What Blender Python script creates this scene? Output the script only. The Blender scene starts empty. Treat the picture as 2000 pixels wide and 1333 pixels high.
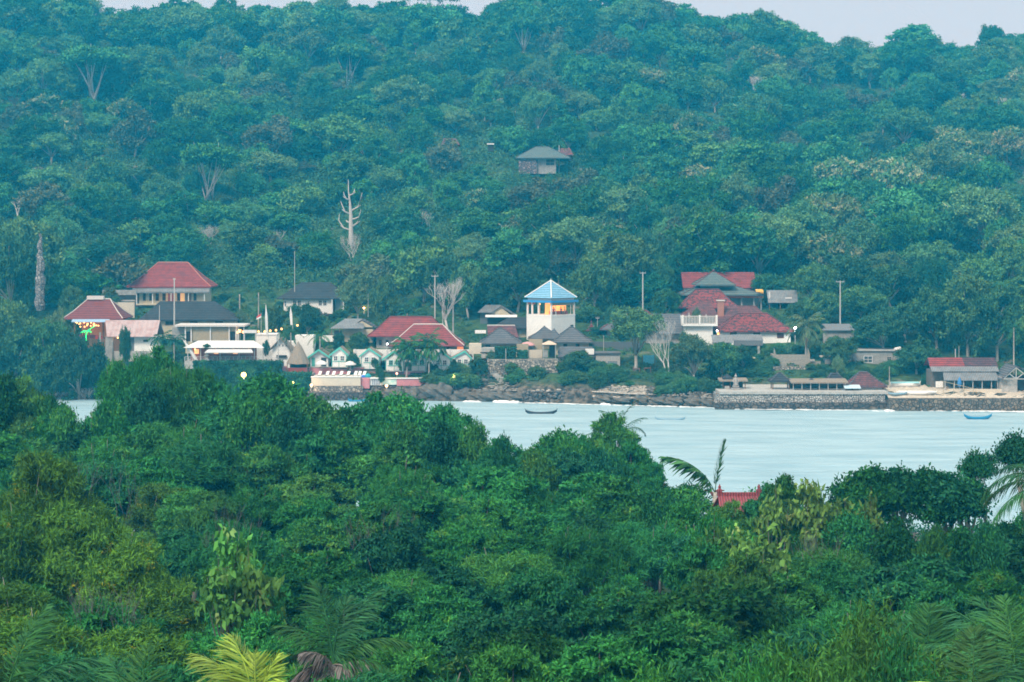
import bpy, math, random
import numpy as np
from mathutils import Vector, Matrix
HAZE_COL = (.02, .58, 1, 1); HAZE_D = .00067

# ---------------------------------------------------------------- camera, light, exposure
SC = bpy.context.scene
COL = SC.collection
F, HZ, CAMZ = 3800.0, 455.0, 30.0          # focal length (px of a 2000 px frame), horizon row, eye height
cam_d = bpy.data.cameras.new('camera'); cam = bpy.data.objects.new('camera', cam_d); COL.objects.link(cam)
cam.location = (0, 0, CAMZ); cam.rotation_euler = (math.radians(90), 0, 0)
cam_d.sensor_width = 36; cam_d.lens = 36 * F / 2000; cam_d.shift_y = -(666.5 - HZ) / 2000
cam_d.clip_start = 0.5; cam_d.clip_end = 5000
SC.camera = cam
SUN_EL, SUN_AZ = math.radians(47), math.radians(212)
w = bpy.data.worlds.new('World'); SC.world = w; w.use_nodes = True
nt = w.node_tree; nt.nodes.clear()
N = nt.nodes.new; L = nt.links.new
out = N('ShaderNodeOutputWorld'); mix = N('ShaderNodeMixShader'); mix.inputs[0].default_value = .88
bg1 = N('ShaderNodeBackground'); bg1.inputs[1].default_value = .1
bg2 = N('ShaderNodeBackground'); bg2.inputs[1].default_value = 1.0
sky = N('ShaderNodeTexSky'); sky.sky_type = 'NISHITA'; sky.sun_disc = False; sky.sun_elevation = SUN_EL; sky.sun_rotation = SUN_AZ
tc = N('ShaderNodeTexCoord'); sp = N('ShaderNodeSeparateXYZ'); rp = N('ShaderNodeValToRGB')
L(tc.outputs['Generated'], sp.inputs[0]); L(sp.outputs[2], rp.inputs[0])
e = rp.color_ramp.elements                      # overcast dome: pale at the horizon, brighter overhead
e[0].position = 0.0; e[0].color = (.62, .72, .99, 1)
e[1].position = 1.0; e[1].color = (1.3, 1.5, 1.5, 1)
m1 = e.new(.2); m1.color = (.66, .76, .9, 1)
L(sky.outputs[0], bg1.inputs[0]); L(rp.outputs[0], bg2.inputs[0])
L(bg1.outputs[0], mix.inputs[1]); L(bg2.outputs[0], mix.inputs[2]); L(mix.outputs[0], out.inputs[0])
sd = bpy.data.lights.new('sun', 'SUN'); sd.energy = 3.3; sd.angle = math.radians(16); sd.color = (1, .97, .9)
sun = bpy.data.objects.new('sun', sd); COL.objects.link(sun); sun.location = (-60, -80, 150)
sun.rotation_euler = Vector((math.sin(SUN_AZ) * math.cos(SUN_EL), math.cos(SUN_AZ) * math.cos(SUN_EL), math.sin(SUN_EL))).to_track_quat('Z', 'Y').to_euler()
SC.view_settings.view_transform = 'Standard'; SC.view_settings.look = 'None'
SC.view_settings.exposure = 0.0; SC.view_settings.gamma = 1; SC.view_settings.use_curve_mapping = False
SC.render.engine = 'CYCLES'
cy = SC.cycles
cy.max_bounces = 6; cy.diffuse_bounces = 1; cy.glossy_bounces = 2; cy.transmission_bounces = 3; cy.transparent_max_bounces = 4
cy.volume_bounces = 0; cy.use_adaptive_sampling = True; cy.adaptive_threshold = .015; cy.use_denoising = True
cy.sample_clamp_indirect = 4; cy.caustics_reflective = False; cy.caustics_refractive = False
try: SC.cycles.filter_width = 1.7
except Exception: pass

# ---------------------------------------------------------------- materials
MATS = {}
def mat(name, col, rough=.8, col2=None, scale=3., bump=0., spec=.3, bands=None, emit=0., mid=(.35, .65), coord='Object', met=0.):
    if name in MATS: return MATS[name]
    m = bpy.data.materials.new(name); m.use_nodes = True; MATS[name] = m
    t = m.node_tree; n = t.nodes; l = t.links; b = n['Principled BSDF']
    b.inputs['Roughness'].default_value = rough; b.inputs['Specular IOR Level'].default_value = spec; b.inputs['Metallic'].default_value = met
    b.inputs['Base Color'].default_value = (*col, 1)
    if emit:
        b.inputs['Emission Color'].default_value = (*col, 1); b.inputs['Emission Strength'].default_value = emit
    co = n.new('ShaderNodeTexCoord')
    h = None
    if col2 or bump:
        no = n.new('ShaderNodeTexNoise'); no.inputs['Scale'].default_value = scale; no.inputs['Detail'].default_value = 6; no.inputs['Roughness'].default_value = .65
        l.new(co.outputs[coord], no.inputs['Vector']); h = no.outputs['Fac']
    if col2:
        r = n.new('ShaderNodeValToRGB'); r.color_ramp.elements[0].position = mid[0]; r.color_ramp.elements[1].position = mid[1]
        r.color_ramp.elements[0].color = (*col, 1); r.color_ramp.elements[1].color = (*col2, 1)
        l.new(h, r.inputs[0]); src = r.outputs[0]
        l.new(src, b.inputs['Base Color'])
    if bands:                                   # (axis, period, darkening, bump)
        ax, per, dk, bs = bands
        wv = n.new('ShaderNodeTexWave'); wv.bands_direction = ax; wv.inputs['Scale'].default_value = .314 / per * 1.0
        wv.inputs['Distortion'].default_value = .6; wv.inputs['Detail'].default_value = 1
        l.new(co.outputs['Object'], wv.inputs['Vector'])
        mx = n.new('ShaderNodeMix'); mx.data_type = 'RGBA'; mx.blend_type = 'MULTIPLY'; mx.inputs[0].default_value = dk
        if col2: l.new(src, mx.inputs[6])
        else: mx.inputs[6].default_value = (*col, 1)
        l.new(wv.outputs['Color'], mx.inputs[7]); l.new(mx.outputs[2], b.inputs['Base Color'])
        bp = n.new('ShaderNodeBump'); bp.inputs['Strength'].default_value = bs; bp.inputs['Distance'].default_value = .06
        l.new(wv.outputs['Fac'], bp.inputs['Height']); l.new(bp.outputs[0], b.inputs['Normal'])
    elif bump:
        bp = n.new('ShaderNodeBump'); bp.inputs['Strength'].default_value = bump; bp.inputs['Distance'].default_value = .15
        l.new(h, bp.inputs['Height']); l.new(bp.outputs[0], b.inputs['Normal'])
    return m

def stone(name, c1, c2, gap, scale):
    """Rubble masonry: cells of varied pale stone with dark joints."""
    if name in MATS: return MATS[name]
    m = bpy.data.materials.new(name); m.use_nodes = True; MATS[name] = m
    t = m.node_tree; n = t.nodes; l = t.links; b = n['Principled BSDF']; b.inputs['Roughness'].default_value = .9
    co = n.new('ShaderNodeTexCoord'); v = n.new('ShaderNodeTexVoronoi'); v.inputs['Scale'].default_value = scale
    v2 = n.new('ShaderNodeTexVoronoi'); v2.inputs['Scale'].default_value = scale; v2.feature = 'DISTANCE_TO_EDGE'
    for q in (v, v2): l.new(co.outputs['Object'], q.inputs['Vector'])
    s = n.new('ShaderNodeSeparateColor'); l.new(v.outputs['Color'], s.inputs[0])
    a = n.new('ShaderNodeMix'); a.data_type = 'RGBA'; a.inputs[6].default_value = (*c1, 1); a.inputs[7].default_value = (*c2, 1); l.new(s.outputs[0], a.inputs[0])
    r = n.new('ShaderNodeValToRGB'); r.color_ramp.elements[0].position = .03; r.color_ramp.elements[1].position = .12; l.new(v2.outputs['Distance'], r.inputs[0])
    g = n.new('ShaderNodeMix'); g.data_type = 'RGBA'; g.inputs[6].default_value = (*gap, 1); l.new(r.outputs[0], g.inputs[0]); l.new(a.outputs[2], g.inputs[7])
    l.new(g.outputs[2], b.inputs['Base Color'])
    bp = n.new('ShaderNodeBump'); bp.inputs['Strength'].default_value = .8; bp.inputs['Distance'].default_value = .15
    l.new(r.outputs[0], bp.inputs['Height']); l.new(bp.outputs[0], b.inputs['Normal'])
    return m

def leafmat(name, c1, c2, c3=None, trans=.12, hue=.035, rough=.55, spec=.1, amt3=.12):
    """Leaves: colour varies leaf by leaf (attribute v), tuft by tuft (attribute t) and tree by tree."""
    if name in MATS: return MATS[name]
    m = bpy.data.materials.new(name); m.use_nodes = True; MATS[name] = m
    t = m.node_tree; n = t.nodes; l = t.links; b = n['Principled BSDF']; o = n['Material Output']
    b.inputs['Roughness'].default_value = rough; b.inputs['Specular IOR Level'].default_value = spec
    av = n.new('ShaderNodeAttribute'); av.attribute_name = 'v'
    at = n.new('ShaderNodeAttribute'); at.attribute_name = 't'
    a = n.new('ShaderNodeMix'); a.data_type = 'RGBA'; c1 = [q * .48 for q in c1]; c2 = [q * 1.34 for q in c2]
    a.inputs[6].default_value = (*c1, 1); a.inputs[7].default_value = (*c2, 1)
    ad = n.new('ShaderNodeMath'); ad.operation = 'MULTIPLY_ADD'; ad.inputs[1].default_value = .45; l.new(av.outputs['Fac'], ad.inputs[0])
    tm = n.new('ShaderNodeMath'); tm.operation = 'MULTIPLY'; tm.inputs[1].default_value = .55; l.new(at.outputs['Fac'], tm.inputs[0]); l.new(tm.outputs[0], ad.inputs[2])
    l.new(ad.outputs[0], a.inputs[0]); src = a.outputs[2]
    if c3:
        r = n.new('ShaderNodeValToRGB'); r.color_ramp.elements[0].position = 1 - amt3 - .03; r.color_ramp.elements[1].position = 1 - amt3 + .03; l.new(at.outputs['Fac'], r.inputs[0])
        q = n.new('ShaderNodeMix'); q.data_type = 'RGBA'; q.inputs[7].default_value = (*c3, 1); l.new(r.outputs[0], q.inputs[0]); l.new(src, q.inputs[6]); src = q.outputs[2]
    oi = n.new('ShaderNodeObjectInfo'); hs = n.new('ShaderNodeHueSaturation')
    mr = n.new('ShaderNodeMapRange'); mr.inputs[3].default_value = .5 - hue; mr.inputs[4].default_value = .5 + hue * .7; l.new(oi.outputs['Random'], mr.inputs[0]); l.new(mr.outputs[0], hs.inputs['Hue'])
    fr = n.new('ShaderNodeMath'); fr.operation = 'MULTIPLY'; fr.inputs[1].default_value = 7.31; l.new(oi.outputs['Random'], fr.inputs[0])
    fr2 = n.new('ShaderNodeMath'); fr2.operation = 'FRACT'; l.new(fr.outputs[0], fr2.inputs[0])
    mv = n.new('ShaderNodeMapRange'); mv.inputs[3].default_value = .7; mv.inputs[4].default_value = 1.3; l.new(fr2.outputs[0], mv.inputs[0]); l.new(mv.outputs[0], hs.inputs['Value'])
    l.new(src, hs.inputs['Color']); l.new(hs.outputs[0], b.inputs['Base Color'])
    tr = n.new('ShaderNodeBsdfTranslucent'); l.new(hs.outputs[0], tr.inputs[0])
    ms = n.new('ShaderNodeMixShader'); ms.inputs[0].default_value = trans
    l.new(b.outputs[0], ms.inputs[1]); l.new(tr.outputs[0], ms.inputs[2]); l.new(ms.outputs[0], o.inputs[0])
    return m

# ---------------------------------------------------------------- mesh and object helpers
def mesh_np(name, V, Q, m, attrs=None, smooth=False):
    """V (n,3), Q (k,3 or 4) arrays to a mesh."""
    V = np.asarray(V, np.float32); Q = np.asarray(Q, np.int32); k = Q.shape[1]
    me = bpy.data.meshes.new(name); me.vertices.add(len(V)); me.vertices.foreach_set('co', V.ravel())
    me.loops.add(Q.size); me.loops.foreach_set('vertex_index', Q.ravel())
    me.polygons.add(len(Q)); me.polygons.foreach_set('loop_start', np.arange(0, Q.size, k, dtype=np.int32)); me.polygons.foreach_set('loop_total', np.full(len(Q), k, np.int32))
    if smooth: me.polygons.foreach_set('use_smooth', np.ones(len(Q), bool))
    for an, av in (attrs or {}).items():
        a = me.attributes.new(an, 'FLOAT', 'FACE'); a.data.foreach_set('value', np.asarray(av, np.float32))
    me.materials.append(m); me.update(calc_edges=True)
    return me

class MB:
    def __init__(s): s.v = []; s.f = []
    def add(s, vs, fs):
        o = len(s.v); s.v += [tuple(p) for p in vs]; s.f += [tuple(i + o for i in f) for f in fs]; return s
    def box(s, x0, x1, y0, y1, z0, z1):
        return s.add([(x0,y0,z0),(x1,y0,z0),(x1,y1,z0),(x0,y1,z0),(x0,y0,z1),(x1,y0,z1),(x1,y1,z1),(x0,y1,z1)],
                     [(3,2,1,0),(4,5,6,7),(0,1,5,4),(1,2,6,5),(2,3,7,6),(3,0,4,7)])
    def tube(s, pts, rs, n=6, cap=True):
        pts = [Vector(p) for p in pts]; o = len(s.v); up = Vector((.13, .07, 1)).normalized()
        for i, p in enumerate(pts):
            d = (pts[min(i + 1, len(pts) - 1)] - pts[max(i - 1, 0)]).normalized()
            a = d.cross(up if abs(d.dot(up)) < .95 else Vector((1, 0, 0))).normalized(); b = d.cross(a)
            for k in range(n):
                t = 2 * math.pi * k / n; s.v.append(tuple(p + (a * math.cos(t) + b * math.sin(t)) * rs[i]))
        for i in range(len(pts) - 1):
            for k in range(n):
                k2 = (k + 1) % n; s.f.append((o + i*n + k, o + i*n + k2, o + (i+1)*n + k2, o + (i+1)*n + k))
        if cap: s.f.append(tuple(o + k for k in reversed(range(n)))); s.f.append(tuple(o + (len(pts)-1)*n + k for k in range(n)))
        return s
    def prism(s, poly, y0, y1):
        """Polygon in x,z extruded along y."""
        n = len(poly); return s.add([(x, y0, z) for x, z in poly] + [(x, y1, z) for x, z in poly],
                                    [tuple(range(n)), tuple(range(2*n-1, n-1, -1))] + [(i, i + n, (i+1) % n + n, (i+1) % n) for i in range(n)])
    def ball(s, c, r, seg=8, rings=5):
        rx, ry, rz = r if hasattr(r, '__len__') else (r, r, r); o = len(s.v)
        s.v.append((c[0], c[1], c[2] + rz))
        for i in range(1, rings):
            a = math.pi * i / rings
            for k in range(seg):
                t = 2 * math.pi * k / seg; s.v.append((c[0] + rx*math.sin(a)*math.cos(t), c[1] + ry*math.sin(a)*math.sin(t), c[2] + rz*math.cos(a)))
        s.v.append((c[0], c[1], c[2] - rz)); b = len(s.v) - 1
        for k in range(seg):
            k2 = (k + 1) % seg; s.f.append((o, o+1+k, o+1+k2)); s.f.append((b, o+1+(rings-2)*seg+k2, o+1+(rings-2)*seg+k))
            for i in range(rings - 2): s.f.append((o+1+i*seg+k, o+1+(i+1)*seg+k, o+1+(i+1)*seg+k2, o+1+i*seg+k2))
        return s
    def mesh(s, name, m, smooth=False):
        me = bpy.data.meshes.new(name); me.from_pydata(s.v, [], s.f); me.materials.append(m); me.update()
        if smooth: me.polygons.foreach_set('use_smooth', np.ones(len(me.polygons), bool))
        return me
    def build(s, name, m, parent=None, smooth=False): return obj(name, s.mesh(name, m, smooth), parent)

def obj(name, me, parent=None, loc=None):
    o = bpy.data.objects.new(name, me); COL.objects.link(o)
    if parent: o.parent = parent
    if loc is not None: o.location = loc
    return o
def tag(o, label, cat, group=None):
    o['label'] = label; o['category'] = cat
    if group: o['group'] = group
    return o
def thing(name, label, cat, loc=(0,0,0), rz=0, group=None):
    o = bpy.data.objects.new(name, None); COL.objects.link(o); o.location = loc; o.rotation_euler = (0, 0, rz); o.empty_display_size = .3
    return tag(o, label, cat, group)
def copy_tree(o, parent=None):
    c = o.copy(); COL.objects.link(c); c.parent = parent
    for ch in list(o.children): copy_tree(ch, c)
    return c

# ---------------------------------------------------------------- the lie of the land
def ip(x, xs, ys): return np.interp(x, xs, ys)
SKY_U = [-600,0,100,150,190,240,300,430,560,620,700,760,800,850,880,930,980,1100,1250,1300,1350,1440,1500,1540,1580,1640,1700,1780,1830,1900,1940,2000,2600]
SKY_R = [-30,-20,-15,-5,12,20,4,8,6,2,5,6,2,0,14,30,-5,-12,-5,4,30,28,42,62,82,88,92,66,96,92,62,72,90]
SH_U = [-900,0,200,620,1000,1400,1740,2000,2900]; SH_R = [772,774,776,779,786,796,801,804,806]
def shore(u): return CAMZ * F / (ip(u, SH_U, SH_R) - HZ)
DZ_D = [-60,-8,-2,0,1.5,4,7,12,22,35,50,70]; DZ_Z = [-4,-3,-1.2,-.3,2.0,3.3,4.0,5.0,8.2,11,14,17]
YR = 700.
def ns(x, y, k=1.):
    return (np.sin(x*.031*k+1.3)*np.cos(y*.027*k+.4) + .6*np.sin(x*.071*k+y*.053*k+2.1) + .35*np.sin(x*.16*k-y*.13*k) + .2*np.sin(x*.37*k+.7)*np.sin(y*.31*k+1.9))
def hgt(x, y):
    x = np.asarray(x, float); y = np.asarray(y, float); yy = np.maximum(y, 40.)
    u = 1000 + F * x / yy
    near = ip(y, [-40, 5, 20, 35, 50, 80, 120, 160, 183, 192, 205, 260], [27.3, 27, 20, 14, 10, 8, 6, 3.5, 1.5, -.8, -2.5, -4])
    near = near + np.where(y < 183, .35 * ns(x, y, 3), 0)
    ys = shore(u); d = y - ys
    wr = np.clip((u - 1150) / 250, 0, 1)
    prof = ip(d, DZ_D, DZ_Z) * (1 - wr) + wr * ip(d, [-60, -8, -2, 0, 1.5, 4, 14, 26, 42, 55, 70], [-4, -3, -1.2, -.3, 1.4, 2.2, 2.5, 5.2, 10.4, 14, 17])
    far = prof + np.where(d > .5, np.clip(d / 6, .2, 1) * .45 * ns(x, y, 2.2), .0)
    y0 = ys + 70; row0 = HZ + F * (CAMZ - 17) / y0
    rr = ip(u, SKY_U, SKY_R) + 40
    t = np.clip((y - y0) / (YR - y0), 0, 1)
    row = row0 + (rr - row0) * t ** .88
    hill = CAMZ - (row - HZ) / F * np.minimum(y, YR) + np.clip(t * 6, 0, 1) * 1.8 * ns(x, y, 1.) * (1 - .6 * t)
    hill = np.where(y > YR, hill - (y - YR) * .16, hill)
    far = np.where(d > 70, hill, far)
    return np.where(y < 232, near, far)
def H(x, y): return float(hgt(x, y))
def XZ(u, row, Y): return ((u - 1000) / F * Y, CAMZ - (row - HZ) / F * Y)
def Yrow(u, row):
    ys = float(shore(u)); Y = np.arange(ys - 3, YR, .5); z = hgt((u - 1000) / F * Y, Y); r = HZ + F * (CAMZ - z) / Y
    i = np.argmax(r <= row); return float(Y[i]) if r[i] <= row else YR
def Yrow_n(u, row):
    Y = np.arange(190, 30, -.5); z = hgt((u - 1000) / F * Y, Y); r = HZ + F * (CAMZ - z) / Y
    return float(ip(row, r, Y))

# terrain: one sheet, seabed included
ry = np.concatenate([np.arange(-40, 190, 3.), np.arange(190, 318, 8.), np.arange(318, 372, .8), np.arange(372, 440, 2.), np.arange(440, 771, 4.)])
cx = np.linspace(-1, 1, 420)
GY, GC = np.meshgrid(ry, cx, indexing='ij'); GX = GC * (130 + .55 * np.maximum(GY, 0))
GZ = hgt(GX, GY)
uu = 1000 + F * GX / np.maximum(GY, 40); dd = GY - shore(uu)
rk = np.where((dd > -3) & (dd < 6), 1., 0.)
rg = np.random.default_rng(5)
GZ = GZ + rk * (.55 * np.sin(GX * 1.9 + 2 * np.sin(GY * 1.3)) * np.cos(GY * 1.7 + GX * .6) + rg.normal(0, .18, GX.shape))
nr, nc = GX.shape; idx = np.arange(nr * nc).reshape(nr, nc)
Q = np.stack([idx[:-1, :-1], idx[:-1, 1:], idx[1:, 1:], idx[1:, :-1]], -1).reshape(-1, 4)
gm = bpy.data.materials.new('ground'); gm.use_nodes = True
t_ = gm.node_tree; n_ = t_.nodes; l_ = t_.links; b_ = n_['Principled BSDF']; b_.inputs['Roughness'].default_value = .95; b_.inputs['Specular IOR Level'].default_value = .1
co = n_.new('ShaderNodeNewGeometry'); s_ = n_.new('ShaderNodeSeparateXYZ'); l_.new(co.outputs['Position'], s_.inputs[0])
def nz(sc, det=5):
    q = n_.new('ShaderNodeTexNoise'); q.inputs['Scale'].default_value = sc; q.inputs['Detail'].default_value = det; l_.new(co.outputs['Position'], q.inputs['Vector']); return q.outputs['Fac']
def rmp(f, p0, c0, p1, c1):
    q = n_.new('ShaderNodeValToRGB'); q.color_ramp.elements[0].position = p0; q.color_ramp.elements[1].position = p1
    q.color_ramp.elements[0].color = (*c0, 1); q.color_ramp.elements[1].color = (*c1, 1); l_.new(f, q.inputs[0]); return q.outputs[0]
def mxc(f, a, b):
    q = n_.new('ShaderNodeMix'); q.data_type = 'RGBA'; l_.new(f, q.inputs[0]); l_.new(a, q.inputs[6]); l_.new(b, q.inputs[7]); return q.outputs[2]
veg = rmp(nz(.5), .35, (.025, .05, .02), .65, (.07, .13, .045))
soil = rmp(nz(2.), .3, (.12, .1, .07), .7, (.3, .27, .2))
mask = rmp(nz(.16), .62, (0, 0, 0), .7, (1, 1, 1))
land = mxc(mask, veg, soil)
rock = rmp(nz(1.1, 8), .38, (.035, .033, .03), .68, (.2, .17, .13))
za = n_.new('ShaderNodeMath'); za.operation = 'MULTIPLY_ADD'; za.inputs[1].default_value = 1.6; l_.new(nz(.7), za.inputs[0]); l_.new(s_.outputs[2], za.inputs[2])
zr = n_.new('ShaderNodeMapRange'); zr.inputs[1].default_value = 3.2; zr.inputs[2].default_value = 4.6; l_.new(za.outputs[0], zr.inputs[0])
l_.new(mxc(zr.outputs[0], rock, land), b_.inputs['Base Color'])
bp_ = n_.new('ShaderNodeBump'); bp_.inputs['Distance'].default_value = .4; bp_.inputs['Strength'].default_value = .8; l_.new(nz(1.3, 8), bp_.inputs['Height']); l_.new(bp_.outputs[0], b_.inputs['Normal'])
ter = obj('terrain', mesh_np('terrain', np.stack([GX, GY, GZ], -1).reshape(-1, 3), Q, gm, smooth=True)); ter['kind'] = 'structure'

# sea
wm = bpy.data.materials.new('sea_water'); wm.use_nodes = True
t_ = wm.node_tree; n_ = t_.nodes; l_ = t_.links; b_ = n_['Principled BSDF']
co = n_.new('ShaderNodeTexCoord'); mp = n_.new('ShaderNodeMapping'); mp.inputs['Scale'].default_value = (.22, .75, 1); l_.new(co.outputs['Object'], mp.inputs[0])
def wn(sc, det):
    q = n_.new('ShaderNodeTexNoise'); q.inputs['Scale'].default_value = sc; q.inputs['Detail'].default_value = det; l_.new(mp.outputs[0], q.inputs['Vector']); return q.outputs['Fac']
cr = n_.new('ShaderNodeValToRGB'); l_.new(wn(.35, 5), cr.inputs[0])
cr.color_ramp.elements[0].position = .34; cr.color_ramp.elements[0].color = (.27, .43, .5, 1); cr.color_ramp.elements[1].position = .62; cr.color_ramp.elements[1].color = (.38, .54, .6, 1)
l_.new(cr.outputs[0], b_.inputs['Base Color']); b_.inputs['Roughness'].default_value = .38; b_.inputs['IOR'].default_value = 1.33
b1 = n_.new('ShaderNodeBump'); b1.inputs['Strength'].default_value = 1.; b1.inputs['Distance'].default_value = .35; l_.new(wn(1.6, 6), b1.inputs['Height'])
b2 = n_.new('ShaderNodeBump'); b2.inputs['Strength'].default_value = 1.; b2.inputs['Distance'].default_value = .45; l_.new(wn(.3, 3), b2.inputs['Height']); l_.new(b2.outputs[0], b1.inputs['Normal'])
l_.new(b1.outputs[0], b_.inputs['Normal'])
sx = np.linspace(-380, 380, 120); sy = np.linspace(178, 372, 110)
SX, SY = np.meshgrid(sx, sy); SZ = .05 * np.sin(SY * 1.1 + .5 * np.sin(SX * .2)) + .04 * np.sin(SY * .6 - SX * .11)
nr, nc = SX.shape; idx = np.arange(nr * nc).reshape(nr, nc)
Q = np.stack([idx[:-1, :-1], idx[:-1, 1:], idx[1:, 1:], idx[1:, :-1]], -1).reshape(-1, 4)
sea = obj('sea', mesh_np('sea', np.stack([SX, SY, SZ], -1).reshape(-1, 3), Q, wm, smooth=True)); sea['kind'] = 'structure'

# haze
hb = MB().box(-575, 575, -44, 776, -6, 128)
hm = bpy.data.materials.new('haze'); hm.use_nodes = True; hn = hm.node_tree.nodes; hn.clear()
ho = hn.new('ShaderNodeOutputMaterial'); hv = hn.new('ShaderNodeVolumePrincipled')
hv.inputs['Color'].default_value = HAZE_COL; hv.inputs['Absorption Color'].default_value = (1, 1, 1, 1); hv.inputs['Density'].default_value = HAZE_D; hv.inputs['Anisotropy'].default_value = 0
hm.node_tree.links.new(hv.outputs[0], ho.inputs['Volume'])
hz = hb.build('haze', hm); hz['kind'] = 'stuff'; hz.display_type = 'WIRE'

# ---------------------------------------------------------------- plants
def unit(a): return a / np.maximum(np.linalg.norm(a, axis=-1, keepdims=True), 1e-6)
def leaf_quads(P, D, Nn, Ln, Wd):
    D = unit(D); S = unit(np.cross(D, Nn)); Nn = np.cross(S, D); Ln = Ln[:, None]; Wd = Wd[:, None]
    a = P; b = P + D * Ln * .42 + S * Wd * .5 + Nn * Ln * .05; c = P + D * Ln - Nn * Ln * .08; d = P + D * Ln * .42 - S * Wd * .5 + Nn * Ln * .05
    V = np.stack([a, b, c, d], 1).reshape(-1, 3); return V, np.arange(len(V)).reshape(-1, 4)

def lobes(rng, rx, rz, nl, lr, low=-.25, flat=0.):
    C = []; R = []
    for i in range(nl):
        for _ in range(30):
            d = unit(rng.normal(size=3)); d[2] = abs(d[2]) if rng.random() < .72 else d[2]
            if d[2] < low: continue
            k = rng.uniform(.45, .8)
            c = np.array([d[0] * rx * k, d[1] * rx * k, d[2] * rz * k])
            if all(np.linalg.norm((c - q)) > lr * .75 for q in C): break
        C.append(c); R.append(lr * rng.uniform(.75, 1.25))
    return np.array(C), np.array(R)

def crown_mesh(name, m, seed, rx=3.6, rz=2.8, nl=14, lr=1.5, tufts=1500, nleaf=14, Lf=.26, W=.11, up=.5, droop=0., tuft_r=.28, flat=.8, zc=6., inner=.18, wisp=.12, low=-.25, sub=11):
    rng = np.random.default_rng(seed)
    C, R = lobes(rng, rx, rz, nl, lr, low)
    # every lobe carries smaller leaf clumps; tufts sit on the clumps' upper sides, so gaps stay open between them
    C0, R0 = C, R; ns_ = max(4, int(sub)); cl = np.repeat(np.arange(nl), ns_); sdv = unit(rng.normal(size=(nl * ns_, 3)) + np.array([0, 0, .35]))
    CC = C[cl] + sdv * (R[cl] * rng.uniform(.72, 1.12, nl * ns_))[:, None] * np.array([1, 1, flat]); RR = R[cl] * rng.uniform(.26, .5, nl * ns_)
    far_ = np.linalg.norm((CC[:, None] - C[None]) / np.array([1, 1, flat]), axis=2) / R[None]; ok = (far_ < .62).sum(1) < 1
    CC, RR = CC[ok], RR[ok]; C, R, nl = CC, RR, len(CC); inner = inner * .5
    li = rng.choice(nl, tufts * 2, p=R**2 / (R**2).sum())
    d = unit(rng.normal(size=(tufts * 2, 3))); d[:, 2] = np.where(d[:, 2] < -.35, -d[:, 2] * .5, d[:, 2])
    k = np.where(rng.random(tufts * 2) < inner, rng.uniform(.2, .8, tufts * 2), rng.uniform(.82, 1.08, tufts * 2))
    k = np.where(rng.random(tufts * 2) < wisp, k * rng.uniform(1., 1.35, tufts * 2), k)
    # bumpy lobes: sub-clumps
    bmp = 1 + .16 * np.sin(d[:, 0] * 6 + li) * np.sin(d[:, 1] * 7 + li * 2) + .1 * np.sin(d[:, 2] * 9 + li)
    P = C[li] + d * (R[li] * k * bmp)[:, None] * np.array([1, 1, flat])
    dist = np.linalg.norm((P[:, None] - C[None]) / np.array([1, 1, flat]), axis=2) / R[None]
    keep = (dist < .7).sum(1) <= np.where(k < .8, 9, 2)
    P = P[keep][:tufts]; d = d[keep][:tufts]; lid = li[keep][:tufts]; nt_ = len(P)
    tv = np.clip(rng.random(nt_) * .7 + rng.random(nl)[lid] * .3, 0, 1)
    P2 = np.repeat(P, nleaf, 0); d2 = np.repeat(d, nleaf, 0); n = len(P2)
    j = rng.normal(size=(n, 3)); D = unit(j * .9 + d2 * .35 + np.array([0, 0, (up - droop) * .6])); D[:, 2] -= droop * rng.uniform(.3, 1, n)
    P2 = P2 + rng.normal(size=(n, 3)) * tuft_r * np.array([1, 1, .55])
    Nn = unit(rng.normal(size=(n, 3)) * .42 + np.array([0, 0, .45]) + d2 * 1.1)
    V, Q = leaf_quads(P2, D, Nn, Lf * rng.uniform(.6, 1.25, n), W * rng.uniform(.7, 1.2, n))
    V = V + np.array([0, 0, zc])
    me = mesh_np(name, V, Q, m, {'v': rng.random(n), 't': np.repeat(tv, nleaf)})
    return me, C0 + np.array([0, 0, zc]), R0

def trunk_mesh(name, m, seed, C, r0=.22, fork=.35, zc=6., n=6, lean=.4, stems=1, maxl=9):
    rng = random.Random(seed); mb = MB()
    for st in range(stems):
        a = rng.uniform(0, 6.3); off = .25 * (stems > 1)
        b = Vector((off * math.cos(a), off * math.sin(a), -.6)); fz = zc * (fork + rng.uniform(-.05, .1))
        f = Vector((b.x + rng.uniform(-lean, lean) + (math.cos(a) * .9 if stems > 1 else 0), b.y + rng.uniform(-lean, lean), fz))
        rr = r0 / math.sqrt(stems)
        mid = (b + f) / 2 + Vector((rng.uniform(-.2, .2), rng.uniform(-.2, .2), 0))
        mb.tube([b, mid, f], [rr * 1.3, rr, rr * .85], n + 1)
        cs = list(C); rng.shuffle(cs)
        for c in cs[:max(3, maxl // stems)]:
            c = Vector(c); q = f.lerp(c, .5) + Vector((rng.uniform(-.35, .35), rng.uniform(-.35, .35), .35))
            mb.tube([f, q, c, c + (c - q) * .45], [rr * .6, rr * .38, rr * .2, rr * .07], n - 1)
    return mb.mesh(name, m, True)

bark = mat('bark', (.09, .085, .075), .9, (.2, .19, .17), 6, .5)
bark_pale = mat('bark_pale', (.36, .33, .28), .9, (.55, .5, .44), 5, .4)
bark_dead = mat('bark_dead', (.4, .38, .36), .9, (.6, .57, .54), 5, .4)

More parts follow.
